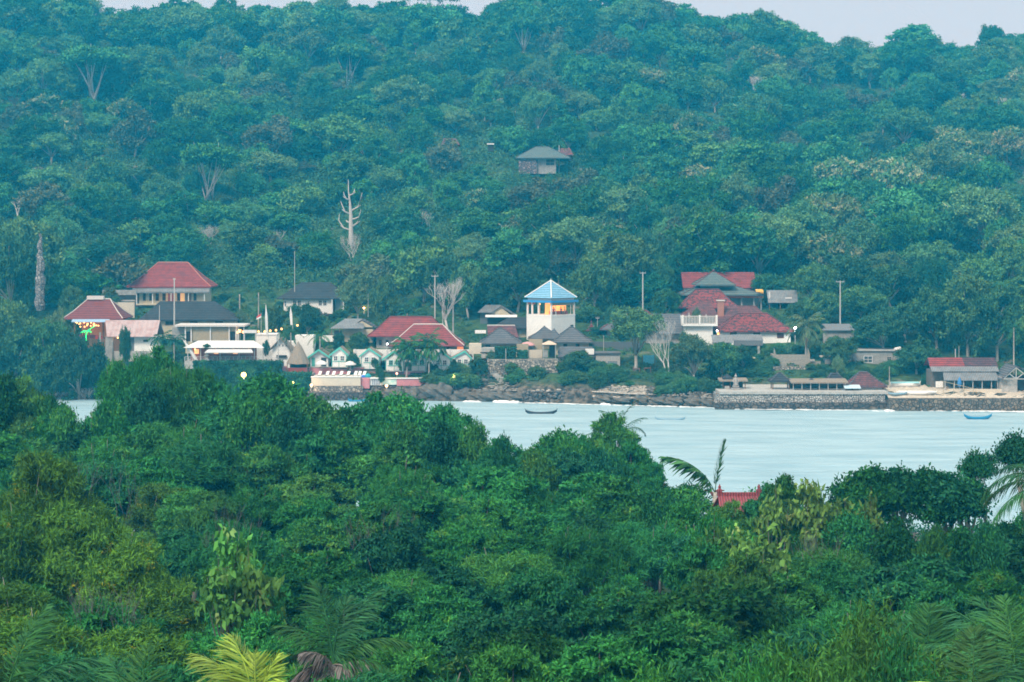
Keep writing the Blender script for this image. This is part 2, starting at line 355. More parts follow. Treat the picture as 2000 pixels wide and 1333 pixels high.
GN_A = leafmat('leaf_green', (.012, .1, .026), (.045, .25, .05), (.11, .31, .04))
GN_B = leafmat('leaf_fresh', (.018, .12, .024), (.06, .29, .05), (.13, .36, .05))
GN_D = leafmat('leaf_dark', (.008, .062, .022), (.025, .15, .045), (.045, .2, .04))
GN_Y = leafmat('leaf_yellowish', (.038, .14, .018), (.11, .27, .028), (.3, .31, .02), amt3=.1, hue=.01)
GN_T = leafmat('leaf_teak', (.04, .15, .03), (.14, .33, .06), (.24, .34, .1), rough=.6)
GN_P = leafmat('leaf_palm', (.012, .08, .028), (.045, .17, .05), None, rough=.6, spec=.12)
GN_PY = leafmat('leaf_palm_gold', (.2, .34, .03), (.36, .48, .06), None, rough=.4, spec=.4)
GN_PD = leafmat('leaf_palm_dead', (.1, .085, .075), (.24, .21, .19), None, trans=.1)
F_A = leafmat('far_green', (.02, .11, .04), (.085, .3, .075), (.13, .33, .07), hue=.05)
F_D = leafmat('far_dark', (.01, .065, .03), (.04, .19, .06), (.07, .23, .06), hue=.05)
F_P = leafmat('far_pale', (.05, .15, .06), (.15, .34, .12), (.2, .36, .13))
F_B = leafmat('far_russet', (.05, .095, .04), (.12, .16, .075), (.19, .17, .1))
F_Y = leafmat('far_cream', (.06, .16, .06), (.14, .27, .09), (.33, .35, .19), amt3=.34)
F_G = leafmat('far_grey', (.13, .14, .12), (.24, .24, .21), (.3, .28, .26))

# ---------------------------------------------------------------- tree kinds (each built once, then copied)
class Kind:
    """One or more mesh variants of a tree: a crown and a trunk."""
    def __init__(s, name, m, seeds, tk=bark, tkw=None, **kw):
        s.name = name; s.v = []; s.h = None
        for sd_ in seeds:
            cm, C, R = crown_mesh('crown', m, sd_, **kw); zc = kw.get('zc', 6.)
            tm = trunk_mesh('trunk', tk, sd_, C, zc=zc, **(tkw or {}))
            z = np.empty(len(cm.vertices) * 3, np.float32); cm.vertices.foreach_get('co', z); top = float(np.percentile(z[2::3], 99.7))
            s.v.append([cm, tm, top, None])
def plant_tree(kind, x, y, z, height, wide, rz, label, cat='tree', group=None, var=0):
    cm, tm, top, src = kind.v[var % len(kind.v)]
    if src is None:
        o = thing(kind.name, label, cat); obj('crown', cm, o); obj('trunk', tm, o); kind.v[var % len(kind.v)][3] = o
    else:
        o = copy_tree(src); o['label'] = label; o['category'] = cat
        if 'group' in o: del o['group']
    if group: o['group'] = group
    o.location = (x, y, z); o.rotation_euler = (0, 0, rz); s = height / top; o.scale = (s * wide, s * wide, s)
    return o

K = {}
K['broad'] = Kind('broadleaf_tree', GN_A, (11, 12, 13), rx=3.5, rz=3.4, nl=15, lr=1.25, tufts=1250, nleaf=30, tuft_r=.15, Lf=.32, W=.11, droop=.25, flat=.72)
K['fresh'] = Kind('broadleaf_tree', GN_B, (21, 22), rx=3.3, rz=3.2, nl=16, lr=1.1, tufts=1150, nleaf=30, tuft_r=.14, Lf=.3, W=.1, droop=.1, up=.8, flat=.7)
K['dark'] = Kind('dense_tree', GN_D, (31, 32), rx=3.4, rz=3.5, nl=14, lr=1.3, tufts=1100, nleaf=28, tuft_r=.18, Lf=.36, W=.15, droop=.35, flat=.8)
K['feather'] = Kind('feathery_tree', GN_A, (41, 42), rx=3.6, rz=3.0, nl=18, lr=1.0, tufts=1250, nleaf=34, Lf=.42, W=.06, droop=.3, up=.3, flat=.5, tuft_r=.2)
K['acacia'] = Kind('acacia_tree', GN_Y, (51, 52), tk=bark_pale, tkw=dict(r0=.13, fork=.45, stems=2), rx=2.9, rz=3.6, nl=18, lr=1.05, tufts=900, nleaf=30, Lf=.36, W=.07, droop=.35, up=.5, flat=.9, tuft_r=.2)
K['bamboo'] = Kind('feathery_shrub', GN_B, (61,), rx=2.2, rz=2.2, nl=14, lr=.9, tufts=2000, nleaf=22, Lf=.24, W=.045, droop=.3, up=.6, flat=.8, tuft_r=.3, zc=3.)
K['sparse'] = Kind('slender_tree', GN_D, (71, 72), tk=bark_pale, tkw=dict(r0=.2, fork=.7, lean=.7, maxl=7), rx=1.7, rz=2., nl=7, lr=.85, tufts=700, nleaf=16, Lf=.3, W=.15, droop=.2, flat=.85, zc=6.5)
K['sapling'] = Kind('slender_tree', GN_A, (75,), tkw=dict(r0=.1, fork=.6, lean=.3, maxl=6), rx=1.5, rz=1.6, nl=6, lr=.7, tufts=420, nleaf=15, Lf=.28, W=.11, droop=.1, flat=.6, zc=5.5)
K['teak'] = Kind('teak_tree', GN_T, (81, 82), tkw=dict(r0=.12, fork=.45, lean=.4, maxl=8), rx=1.7, rz=1.9, nl=11, lr=.62, tufts=130, nleaf=5, Lf=.44, W=.26, droop=.55, up=.25, flat=.8, tuft_r=.12, zc=5.5, inner=.3, sub=5)

# foreground canopy: top row of the wood at its far edge, by column
FG_U = [-200,0,60,110,180,215,240,330,400,440,470,500,560,600,640,700,760,800,850,900,940,980,1030,1080,1120,1180,1240,1290,1330,1390,1510,1560,1620,1680,1750,1850,1950,2000,2200]
FG_R = [735,745,790,800,830,790,762,760,770,790,800,790,800,815,800,835,845,835,835,835,845,865,885,880,872,880,915,975,985,1018,1022,1000,1005,1000,1035,1040,1030,1000,990]
def fgY(row): return float(ip(row, [690, 800, 900, 1000, 1100, 1200, 1300, 1420], [168, 156, 136, 114, 93, 76, 62, 50]))
rng = random.Random(77)
UZ = [(0, 'at the very left'), (330, 'below the ivy wall'), (640, 'below the pink pool terrace'), (940, 'below the blue-roofed tower'), (1250, 'below the open water'), (1560, 'by the teaks'), (1850, 'at the very right')]
def zone(u, Z): return min(Z, key=lambda q: abs(q[0] - u) if q[0] else abs(120 - u))[1]
NEAR_LOOK = {'broad': 'mid green clumpy broadleaf tree', 'fresh': 'fresh green bushy tree', 'dark': 'dark glossy dense-leaved tree', 'feather': 'feathery layered green tree', 'acacia': 'yellow-flecked olive green tree', 'sapling': 'small thin-stemmed green tree'}
def rowband(r): return 'on the near wood edge' if r < 900 else 'midway in the near wood' if r < 1110 else 'closest in the near wood'
row = 765.
k = 0
while row < 1440:
    Y0 = fgY(row + 20); cp = 6.6 * F / Y0; step = cp * .5
    u = -120 + rng.uniform(0, step)
    while u < 2120:
        fr = float(ip(u, FG_U, FG_R))
        r = row + rng.uniform(-48, 30); uj = u + rng.uniform(-.2, .2) * step
        u += step
        if r < fr + 8:
            if r > fr - 38: r = fr + rng.uniform(4, 16)
            else: continue
        if row == 765. and uj > 200: pass
        Y = fgY(r) + rng.uniform(-5, 5); x = (uj - 1000) / F * Y; z = H(x, Y)
        if Y > 181 : continue
        top = CAMZ - (r - HZ) / F * Y; h = top - z
        if h < 3: continue
        q = rng.random()
        if uj < 340 and 930 < r < 1290: kd = 'acacia' if q < .8 else 'broad'
        elif uj > 1650 and r < 1130: kd = 'dark' if q < .7 else 'broad'
        elif 950 < uj < 1650 and r > 1130: kd = 'dark' if q < .5 else 'fresh' if q < .7 else 'broad'
        elif uj < 1000: kd = 'broad' if q < .42 else 'fresh' if q < .62 else 'feather' if q < .86 else 'dark'
        else: kd = 'feather' if q < .36 else 'broad' if q < .62 else 'fresh' if q < .82 else 'dark'
        lab = f'{NEAR_LOOK[kd]} {zone(uj, UZ)}' if False else f'{NEAR_LOOK[kd]} {rowband(r)}, {zone(uj, UZ)}'
        hh = h if h < 13.5 else 13.5
        plant_tree(K[kd], x, Y, top - hh if hh < h else z, hh, rng.uniform(.7, 1.22) * (1 if h > 6 else 1.3) * (.78 if h > 11.5 else 1), rng.uniform(0, 6.28), lab, 'tree', lab.split(',')[0] + ' ' + zone(uj, UZ), var=k); k += 1
    row += 44 + (row - 765) * .045
print('near trees', k)

# hillside: individual trees
def fk(nm, m, seeds, **kw):
    d = dict(rx=4.6, rz=3.9, nl=17, lr=1.75, tufts=560, nleaf=13, Lf=.66, W=.36, droop=.15, flat=.9, tuft_r=.3, zc=4.3, low=-.8); d.update(kw); tkw = d.pop('tkw', dict(r0=.25, fork=.4)); tk = d.pop('tk', bark_pale)
    return Kind(nm, m, seeds, tk=tk, tkw=tkw, **d)
KF = {}
KF['green'] = fk('round_crowned_tree', F_A, (101, 102, 103))
KF['dark'] = fk('dense_hill_tree', F_D, (111, 112), rz=3.6, lr=1.9, Lf=.5, W=.26, tufts=850)
KF['pale'] = fk('pale_leaved_tree', F_P, (121, 122), nl=22, lr=1.3, flat=.7, rz=3.4, Lf=.42, W=.2, tufts=1000)
KF['russet'] = fk('brown_tinged_tree', F_B, (131,), nl=20, lr=1.2, tufts=560)
KF['cream'] = fk('seeding_tree', F_Y, (141, 142), nl=22, lr=1.25, rz=3.4, tufts=640)
KF['umbrella'] = fk('umbrella_tree', F_A, (151,), rx=5.6, rz=1.7, nl=16, lr=1.4, flat=.5, zc=8., low=-.05, tk=bark_dead, tkw=dict(r0=.3, fork=.12, stems=3))
LOOK = {'green': 'round-crowned mid green tree', 'dark': 'dark blue-green dense tree', 'pale': 'pale soft-leaved tree', 'russet': 'brown-tinged grey green tree', 'cream': 'green tree with cream seed heads', 'umbrella': 'flat-topped umbrella tree on pale stems'}
HZn = [(0, 'above the leaning ruin column'), (340, 'above the tall red-roofed house'), (640, 'above the white house'), (930, 'above the red-roofed pair'), (1130, 'above the blue-roofed tower'), (1420, 'above the red temple roofs'), (1720, 'above the beach pavilions'), (1950, 'above the long shed')]
def hband(r, sk): return 'on the skyline' if r < sk + 95 else 'high on the far hill' if r < 230 else 'halfway up the far hill' if r < 400 else 'low on the far hill'
rng = random.Random(9)
k = 0
def far_tree(kd, u, r, h, wide, lab=None, cat='tree', group=None, var=None):
    global k
    Y = Yrow(u, r); x = (u - 1000) / F * Y; z = H(x, Y) - .4
    if lab is None:
        lab = f'{LOOK[kd]} {hband(r, float(ip(u, SKY_U, SKY_R)))}, {zone(u, HZn)}'; group = lab
    k += 1
    return plant_tree(KF[kd], x, Y, z, h, wide, rng.uniform(0, 6.28), lab, cat, group, var=k if var is None else var)
r = 590.
while r > 20:
    Yt = Yrow(1000, r); cp = 10.5 * F / Yt; step = cp * .84
    u = -40 + rng.uniform(0, step)
    while u < 2060:
        uj = u + rng.uniform(-.33, .33) * step; rj = r + rng.uniform(-14, 14); u += step
        sk = float(ip(uj, SKY_U, SKY_R)) + 50
        if rj < sk: continue
        scrub = (uj < 640 and 330 < rj < 570) or (640 < uj < 950 and 400 < rj < 560)
        if scrub and rng.random() < .42: continue
        if (985 < uj < 1125 and 312 < rj < 432) or (955 < uj < 1150 and 312 < rj < 395): continue
        if 845 < uj < 975 and 275 < rj < 345: continue
        if 630 < uj < 745 and 435 < rj < 545: continue
        if rj > 560 and (240 < uj < 700 or 930 < uj < 1180 or 1320 < uj < 1600): continue
        q = rng.random()
        if (1530 < uj < 1740 and 480 < rj < 580) or (1740 < uj < 1900 and 370 < rj < 450) or (uj > 1850 and 300 < rj < 380): kd = 'cream' if q < .75 else 'pale'
        else: kd = 'green' if q < .36 else 'dark' if q < .62 else 'pale' if q < .8 else 'russet' if q < .9 else 'cream' if q < .92 else 'umbrella' if q < .93 else 'green'
        h = rng.choice((rng.uniform(5.5, 9), rng.uniform(8, 11.5), rng.uniform(10, 14.5))) * (.8 if scrub else 1) * (1.12 if uj > 1300 and rj > 450 else 1)
        far_tree(kd, uj, rj, h, rng.uniform(.68, 1.25) * (1.15 if h < 9 else .92))
    r -= 25 + (600 - r) * .006
print('hill trees', k)

# skyline: the trees that break the ridge
for (u, top, h, wd, kd) in [(60,-30,11,1.2,'dark'),(150,-12,10,1.1,'dark'),(225,18,7,1.2,'green'),(270,14,7,1.,'dark'),(345,0,9,1.3,'green'),(440,-8,10,.6,'dark'),(420,14,6,.7,'pale'),(520,12,8,1.4,'dark'),(590,5,8,1.2,'green'),(650,-10,9,.9,'pale'),(700,10,8,1.2,'green'),(765,4,8,1.3,'dark'),(850,-25,11,1.2,'umbrella'),(890,12,8,1.1,'dark'),(975,0,9,1.1,'green'),(1040,-15,9,1.4,'green'),(1210,-12,10,1.3,'umbrella'),(1110,-5,9,1.4,'green'),(1270,5,8,1.3,'green'),(1320,10,9,1.2,'green'),(1385,32,8,1.3,'green'),(1450,28,9,1.5,'dark'),(1520,42,9,1.3,'green'),(1565,62,8,1.2,'green'),(1615,85,7,1.2,'green'),(1665,75,8,1.1,'pale'),(1780,50,11,1.3,'green'),(1850,86,8,1.1,'dark'),(1888,90,6,1.,'green'),(1937,50,12,.62,'dark'),(1985,66,10,1.1,'dark'),(1955,88,7,1.2,'green'),(1732,90,7,1.1,'green')]:
    Y = 690; x = (u - 1000) / F * Y; z = H(x, Y) - .5; h = max(h, CAMZ - (top - HZ) / F * Y - z)
    lab = f'{LOOK[kd]} standing out on the skyline, {zone(u, HZn)}'
    plant_tree(KF[kd], x, Y, z, h, wd, u, lab, 'tree', lab, var=u)
rng = random.Random(31)
for i in range(64):
    u = -20 + i * 32.5 + rng.uniform(-12, 12); Y = 672 + rng.uniform(-10, 12); x = (u - 1000) / F * Y; z = H(x, Y) - .5
    top = float(ip(u, SKY_U, SKY_R)) + rng.uniform(2, 24); h = max(5., CAMZ - (top - HZ) / F * Y - z); kd = rng.choice(('green', 'green', 'dark', 'dark', 'pale'))
    lab = f'{LOOK[kd]} on the skyline, {zone(u, HZn)}'
    plant_tree(KF[kd], x, Y, z, h, rng.uniform(.8, 1.15), u, lab, 'tree', lab, var=i)

# undergrowth of the hillside: one mass
rg = np.random.default_rng(3)
def clump_mass(n, ulo, uhi, rlo, rhi, size, leaves, Lf, W, hmul, drop=None):
    P = []; S = []; T = []
    us = rg.uniform(ulo, uhi, n); rs = rg.uniform(rlo, rhi, n)
    for u, r in zip(us, rs):
        if r < float(ip(u, SKY_U, SKY_R)) + 54 or (drop and drop(u, r)): continue
        Y = Yrow(u, r); x = (u - 1000) / F * Y; P.append((x, Y, H(x, Y))); S.append(rg.uniform(*size)); T.append(rg.random())
    P = np.array(P); S = np.array(S); T = np.array(T); m = len(P)
    d = unit(rg.normal(size=(m * leaves, 3))); d[:, 2] = np.abs(d[:, 2]); s = np.repeat(S, leaves)
    bm_ = rg.uniform(.75, 1.1, m * leaves)
    p = np.repeat(P, leaves, 0) + d * (s * bm_)[:, None] * np.array([1, 1, hmul])
    Nn = unit(rg.normal(size=p.shape) * .6 + d + np.array([0, 0, .5])); D = unit(rg.normal(size=p.shape) + np.array([0, 0, .5]))
    V, Q = leaf_quads(p, D, Nn, Lf * rg.uniform(.6, 1.3, len(p)), W * rg.uniform(.7, 1.3, len(p)))
    return V, Q, rg.random(len(p)), np.clip(np.repeat(T, leaves) * .6 + rg.random(len(p)) * .4, 0, 1)
UG = leafmat('undergrowth', (.025, .095, .04), (.09, .22, .07), (.15, .24, .1), hue=0)
V, Q, a, b = clump_mass(6600, -60, 2060, 50, 600, (1.4, 3.4), 120, .62, .36, 1.0, lambda u, r: r > 575 and 250 < u < 1600)
o = obj('hillside_undergrowth', mesh_np('hillside_undergrowth', V, Q, UG, {'v': a, 't': b})); o['kind'] = 'stuff'
V, Q, a, b = clump_mass(2600, -60, 2060, 580, 748, (.3, .95), 60, .34, .19, .8, lambda u, r: (r > 600 and math.sin(u*.045)*math.cos(r*.09+u*.01) > .35) or (u > 1740 and r > 735))
o = obj('village_ground_cover', mesh_np('village_ground_cover', V, Q, UG, {'v': a, 't': b})); o['kind'] = 'stuff'
# near slope ground cover
n = 1500; xs = []; 
ys = rg.uniform(42, 184, n); us = rg.uniform(-150, 2150, n); P = np.stack([(us - 1000) / F * ys, ys, hgt((us - 1000) / F * ys, ys)], 1); lv = 90
d = unit(rg.normal(size=(n * lv, 3))); d[:, 2] = np.abs(d[:, 2]); p = np.repeat(P, lv, 0) + d * np.repeat(rg.uniform(.7, 1.7, n), lv)[:, None] * rg.uniform(.6, 1.1, n * lv)[:, None]
V, Q = leaf_quads(p, unit(rg.normal(size=p.shape)), unit(d + rg.normal(size=p.shape) * .5), np.full(len(p), .34), np.full(len(p), .16))
o = obj('near_undergrowth', mesh_np('near_undergrowth', V, Q, GN_D, {'v': rg.random(len(p)), 't': np.repeat(rg.random(n), lv)})); o['kind'] = 'stuff'

# ---------------------------------------------------------------- palms and bare trees
def frond_geo(rng, base, az, elev, length, bend, nl=26, ll=.75, w=.05, wind=(0, 0, 0), dr=1.):
    """Rachis points, leaflet vertices and faces of one pinnate leaf."""
    n = 12; p = Vector(base); pts = [p.copy()]; ang = elev
    hd = Vector((math.cos(az), math.sin(az), 0)); wv = Vector(wind)
    for i in range(n):
        d = hd * math.cos(ang) + Vector((0, 0, math.sin(ang))); d = (d + wv * (i / n)).normalized()
        p = p + d * (length / n); pts.append(p.copy()); ang -= bend / n
    P = []; D = []; Nn = []; Ln = []
    for i in range(nl):
        s = .14 + .86 * i / (nl - 1); f = s * n; j = min(int(f), n - 1); q = pts[j].lerp(pts[j + 1], f - j); t = (pts[j + 1] - pts[j]).normalized()
        side = t.cross(Vector((0, 0, 1))); side = side.normalized() if side.length > .05 else Vector((1, 0, 0)); up = side.cross(t)
        prof = (.45 + .75 * math.sin(math.pi * min(1, s * .95 + .05)) ** .8) * (1 if s < .8 else 1 - (s - .8) * 2.2)
        for sg in (-1, 1):
            dd = side * sg * (.85 - .35 * s) + t * (.45 + .55 * s) - Vector((0, 0, 1)) * rng.uniform(.3, 1.15) * (1 - .3 * s) * dr + up * rng.uniform(-.05, .25) + wv * .4
            P.append(q); D.append(dd); Nn.append(up + side * sg * .4); Ln.append(ll * prof * rng.choice((rng.uniform(.75, 1.15), rng.uniform(.85, 1.1), rng.uniform(.4, 1.1))))
    A = lambda a: np.array([tuple(v) for v in a], float)
    V, Q = leaf_quads(A(P), A(D), A(Nn), np.array(Ln), np.full(len(P), w))
    return pts, V, Q
def frond_mesh(name, geos, m, rw=.03):
    Vs = []; Qs = []; o = 0; mb = MB()
    for pts, V, Q in geos:
        Vs.append(V); Qs.append(Q + o); o += len(V)
        mb.tube(pts, [rw * (1 - .8 * i / (len(pts) - 1)) for i in range(len(pts))], 4, cap=False)
    Vs.append(np.array(mb.v)); Qs.append(np.array(mb.f) + o)
    V = np.concatenate(Vs); Q = np.concatenate(Qs); r_ = np.random.default_rng(len(Q))
    return mesh_np(name, V, Q, m, {'v': r_.random(len(Q)), 't': r_.random(len(Q))})
def palm(u, toprow, Y, z0, h, nf=14, length=3.2, seed=1, label='', wind=(0, 0, 0), parts=False, lean=(0, 0), m=None, elev=(1.25, -.35), group=None, ll=.75, w=.06, nl=24, azs=None, name='coconut_palm', bend=1.5, thick=.16, dead=0):
    """A palm whose crown heart sits at column u, row toprow, distance Y."""
    rng = random.Random(seed); x, z = XZ(u, toprow, Y); m = m or GN_P
    if z0 is None: z0 = H(x, Y) - .3
    h = z - z0
    t = thing(name, label, 'palm', (x, Y, z0), 0, group)
    mb = MB(); pts = [(-lean[0] * (1 - s) ** 2, -lean[1] * (1 - s) ** 2, h * s) for s in (0, .25, .5, .75, 1)]
    mb.tube(pts, [thick * 1.5, thick, thick * .85, thick * .8, thick * .75], 7).build('trunk', bark_pale, t, True)
    geos = []
    for i in range(nf):
        az = (azs[i] if azs else i * 2.4 + rng.uniform(-.3, .3)); k = i / max(1, nf - 1)
        el = elev[0] + (elev[1] - elev[0]) * k + rng.uniform(-.12, .12)
        geos.append(frond_geo(rng, (0, 0, h), az, el, length * rng.uniform(.85, 1.1), bend * rng.uniform(.8, 1.2), nl, ll, w, wind))
    if parts:
        for g in geos: obj('frond', frond_mesh('frond', [g], m), t)
    else: obj('crown', frond_mesh('crown', geos, m), t)
    return t
def bare_branches(mb, rng, p, d, r, ln, depth, spread=.5, up=.15):
    q = p; pts = [p]; rs = [r]
    for i in range(3):
        d = (d + Vector((rng.uniform(-.42, .42), rng.uniform(-.42, .42), up * .5))).normalized(); q = q + d * ln / 3; pts.append(q); rs.append(r * (1 - .13 * (i + 1)))
    mb.tube(pts, rs, 5 if r > .06 else 3)
    if depth <= 0: return
    for i in range(rng.choice((2, 3))):
        nd = (d + Vector((rng.uniform(-1, 1), rng.uniform(-1, 1), rng.uniform(-.2, .8))) * spread * 1.3).normalized()
        bare_branches(mb, rng, pts[-1] if i < 2 else pts[2], nd, r * .62, ln * rng.uniform(.6, .85), depth - 1, spread, up)
def bare_tree(u, base, h, label, seed=1, r=.2, depth=4, stems=1, spread=.5, m=None, name='bare_tree', Y=None, wide=1.):
    Y = Y or Yrow(u, base); x = (u - 1000) / F * Y; rng = random.Random(seed)
    t = thing(name, label, 'tree', (x, Y, H(x, Y) - .3)); mb = MB(); st = MB()
    for s in range(stems):
        d = Vector((rng.uniform(-.35, .35) if stems > 1 else rng.uniform(-.05, .05), rng.uniform(-.1, .1), 1)).normalized()
        f = d * h * .32; st.tube([(0, 0, 0), f * .5 + Vector((.06, 0, 0)), f], [r * 1.3, r, r * .85], 7)
        for i in range(3):
            bare_branches(mb, rng, f, (d + Vector((rng.uniform(-.7, .7), rng.uniform(-.5, .5), .3))).normalized(), r * .65, h * .2, depth, spread)
    st.build('trunk', m or bark_dead, t, True); mb.build('branches', m or bark_dead, t)
    t.scale = (wide, wide, 1); return t

# ---------------------------------------------------------------- village materials
M_white = mat('white_plaster', (.84, .85, .82), .8, (.7, .72, .7), 1.5, .1, mid=(.45, .85))
M_cream = mat('cream_plaster', (.6, .54, .38), .8, (.48, .44, .32), 1.5, .1)
M_grey = mat('grey_plaster', (.38, .38, .36), .9, (.24, .24, .23), 1.2, .2)
M_conc = mat('concrete', (.34, .34, .32), .9, (.48, .47, .44), 2., .3)
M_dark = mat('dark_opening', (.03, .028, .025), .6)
M_glass = mat('window_glass', (.05, .06, .07), .15, spec=.6)
M_trim = mat('white_trim', (.75, .76, .75), .6)
M_teal = mat('teal_trim', (.12, .5, .42), .6)
M_wood = mat('brown_wood', (.16, .085, .05), .7, (.24, .13, .07), 4)
M_redwood = mat('red_wood', (.28, .06, .045), .6)
M_pole = mat('grey_pole', (.45, .45, .43), .8)
M_steel = mat('steel_pipe', (.55, .56, .57), .4, met=.6)
def tile(nm, a, b, sc=1.2, per=.32): return mat(nm, a, .85, b, sc, 0, bands=('Z', per, .55, .6))
M_tred = tile('red_roof_tiles', (.37, .07, .068), (.22, .05, .05), .9)
M_tmar = tile('maroon_roof_tiles', (.2, .05, .055), (.27, .07, .065), 1.)
M_tmot = mat('mossy_red_tiles', (.06, .04, .045), .9, (.33, .065, .065), 1.8, 0, bands=('Z', .3, .5, .6), mid=(.42, .56))
M_tmo2 = mat('weathered_maroon_tiles', (.09, .05, .055), .9, (.24, .085, .085), 1.2, 0, bands=('Z', .3, .5, .6), mid=(.35, .65))
M_tblk = tile('black_roof_tiles', (.035, .04, .05), (.06, .065, .075), 1.)
M_tgrey = tile('grey_roof_tiles', (.17, .175, .19), (.11, .115, .13), 1.6)
M_tteal = tile('grey_green_tiles', (.1, .15, .16), (.16, .21, .2), 1.6)
M_tblue = tile('blue_roof_tiles', (.28, .56, .78), (.2, .47, .7), 1.6)
M_tin = mat('grey_tin_sheet', (.3, .31, .32), .5, (.2, .21, .22), .8, 0, bands=('X', .3, .35, .8), met=.2)
M_tinred = mat('rusty_tin_sheet', (.48, .38, .38), .5, (.33, .15, .13), .55, 0, bands=('X', .9, .1, .6), mid=(.45, .75))
M_thatch = mat('thatch', (.2, .16, .12), .95, (.34, .29, .23), 5, .8)
M_ridge = mat('pale_ridge', (.62, .6, .57), .8)
M_awn = mat('white_awning', (.68, .69, .68), .7)
M_bawn = mat('blue_awning', (.3, .45, .62), .6)
M_bamb = mat('bamboo_blind', (.55, .48, .33), .8, (.46, .39, .26), 3, 0, bands=('Z', .12, .4, .4))
M_pink = mat('pink_plaster', (.62, .26, .29), .85, (.5, .2, .23), 1.4, .1)
M_beige = mat('beige_wall', (.66, .6, .48), .85, (.58, .52, .42), 1.2, .1)
M_rub = stone('rubble_wall', (.55, .5, .42), (.2, .18, .16), (.07, .065, .06), 2.2)
M_cob = stone('cobble_wall', (.62, .6, .55), (.3, .29, .28), (.05, .05, .055), 2.8)
M_darkst = stone('dark_sea_wall', (.16, .14, .12), (.06, .055, .055), (.025, .025, .028), 1.6)
M_brownst = stone('brown_sea_wall', (.26, .21, .15), (.1, .085, .07), (.04, .035, .03), 1.8)
M_carv = mat('carved_stone', (.42, .41, .39), .9, (.28, .27, .26), 6, .5)
M_orange = mat('orange_paint', (.7, .16, .04), .6)
M_gold = mat('gold_paint', (.7, .42, .08), .5)
M_red = mat('red_paint', (.55, .04, .04), .6)
M_bluep = mat('blue_paint', (.05, .22, .5), .6)
E_warm = mat('warm_lamp', (1, .5, .16), .5, emit=2.5)
E_hot = mat('bright_lamp', (1, .62, .28), .5, emit=3.6)
E_bulb = mat('string_bulb', (1, .5, .18), .5, emit=3.)
E_white = mat('white_lamp', (.8, .9, 1), .5, emit=8.)
E_green = mat('green_light', (.02, 1, .25), .5, emit=2.2)
M_litwall = mat('ochre_wall', (.62, .36, .14), .8, (.5, .26, .1), 2)

def lamp_light(parent, loc, power, col=(1, .6, .28), rad=.12):
    d = bpy.data.lights.new('lamp_glow', 'POINT'); d.energy = power; d.color = col; d.shadow_soft_size = rad
    o = bpy.data.objects.new('lamp_glow', d); COL.objects.link(o); o.parent = parent; o.location = loc; return o

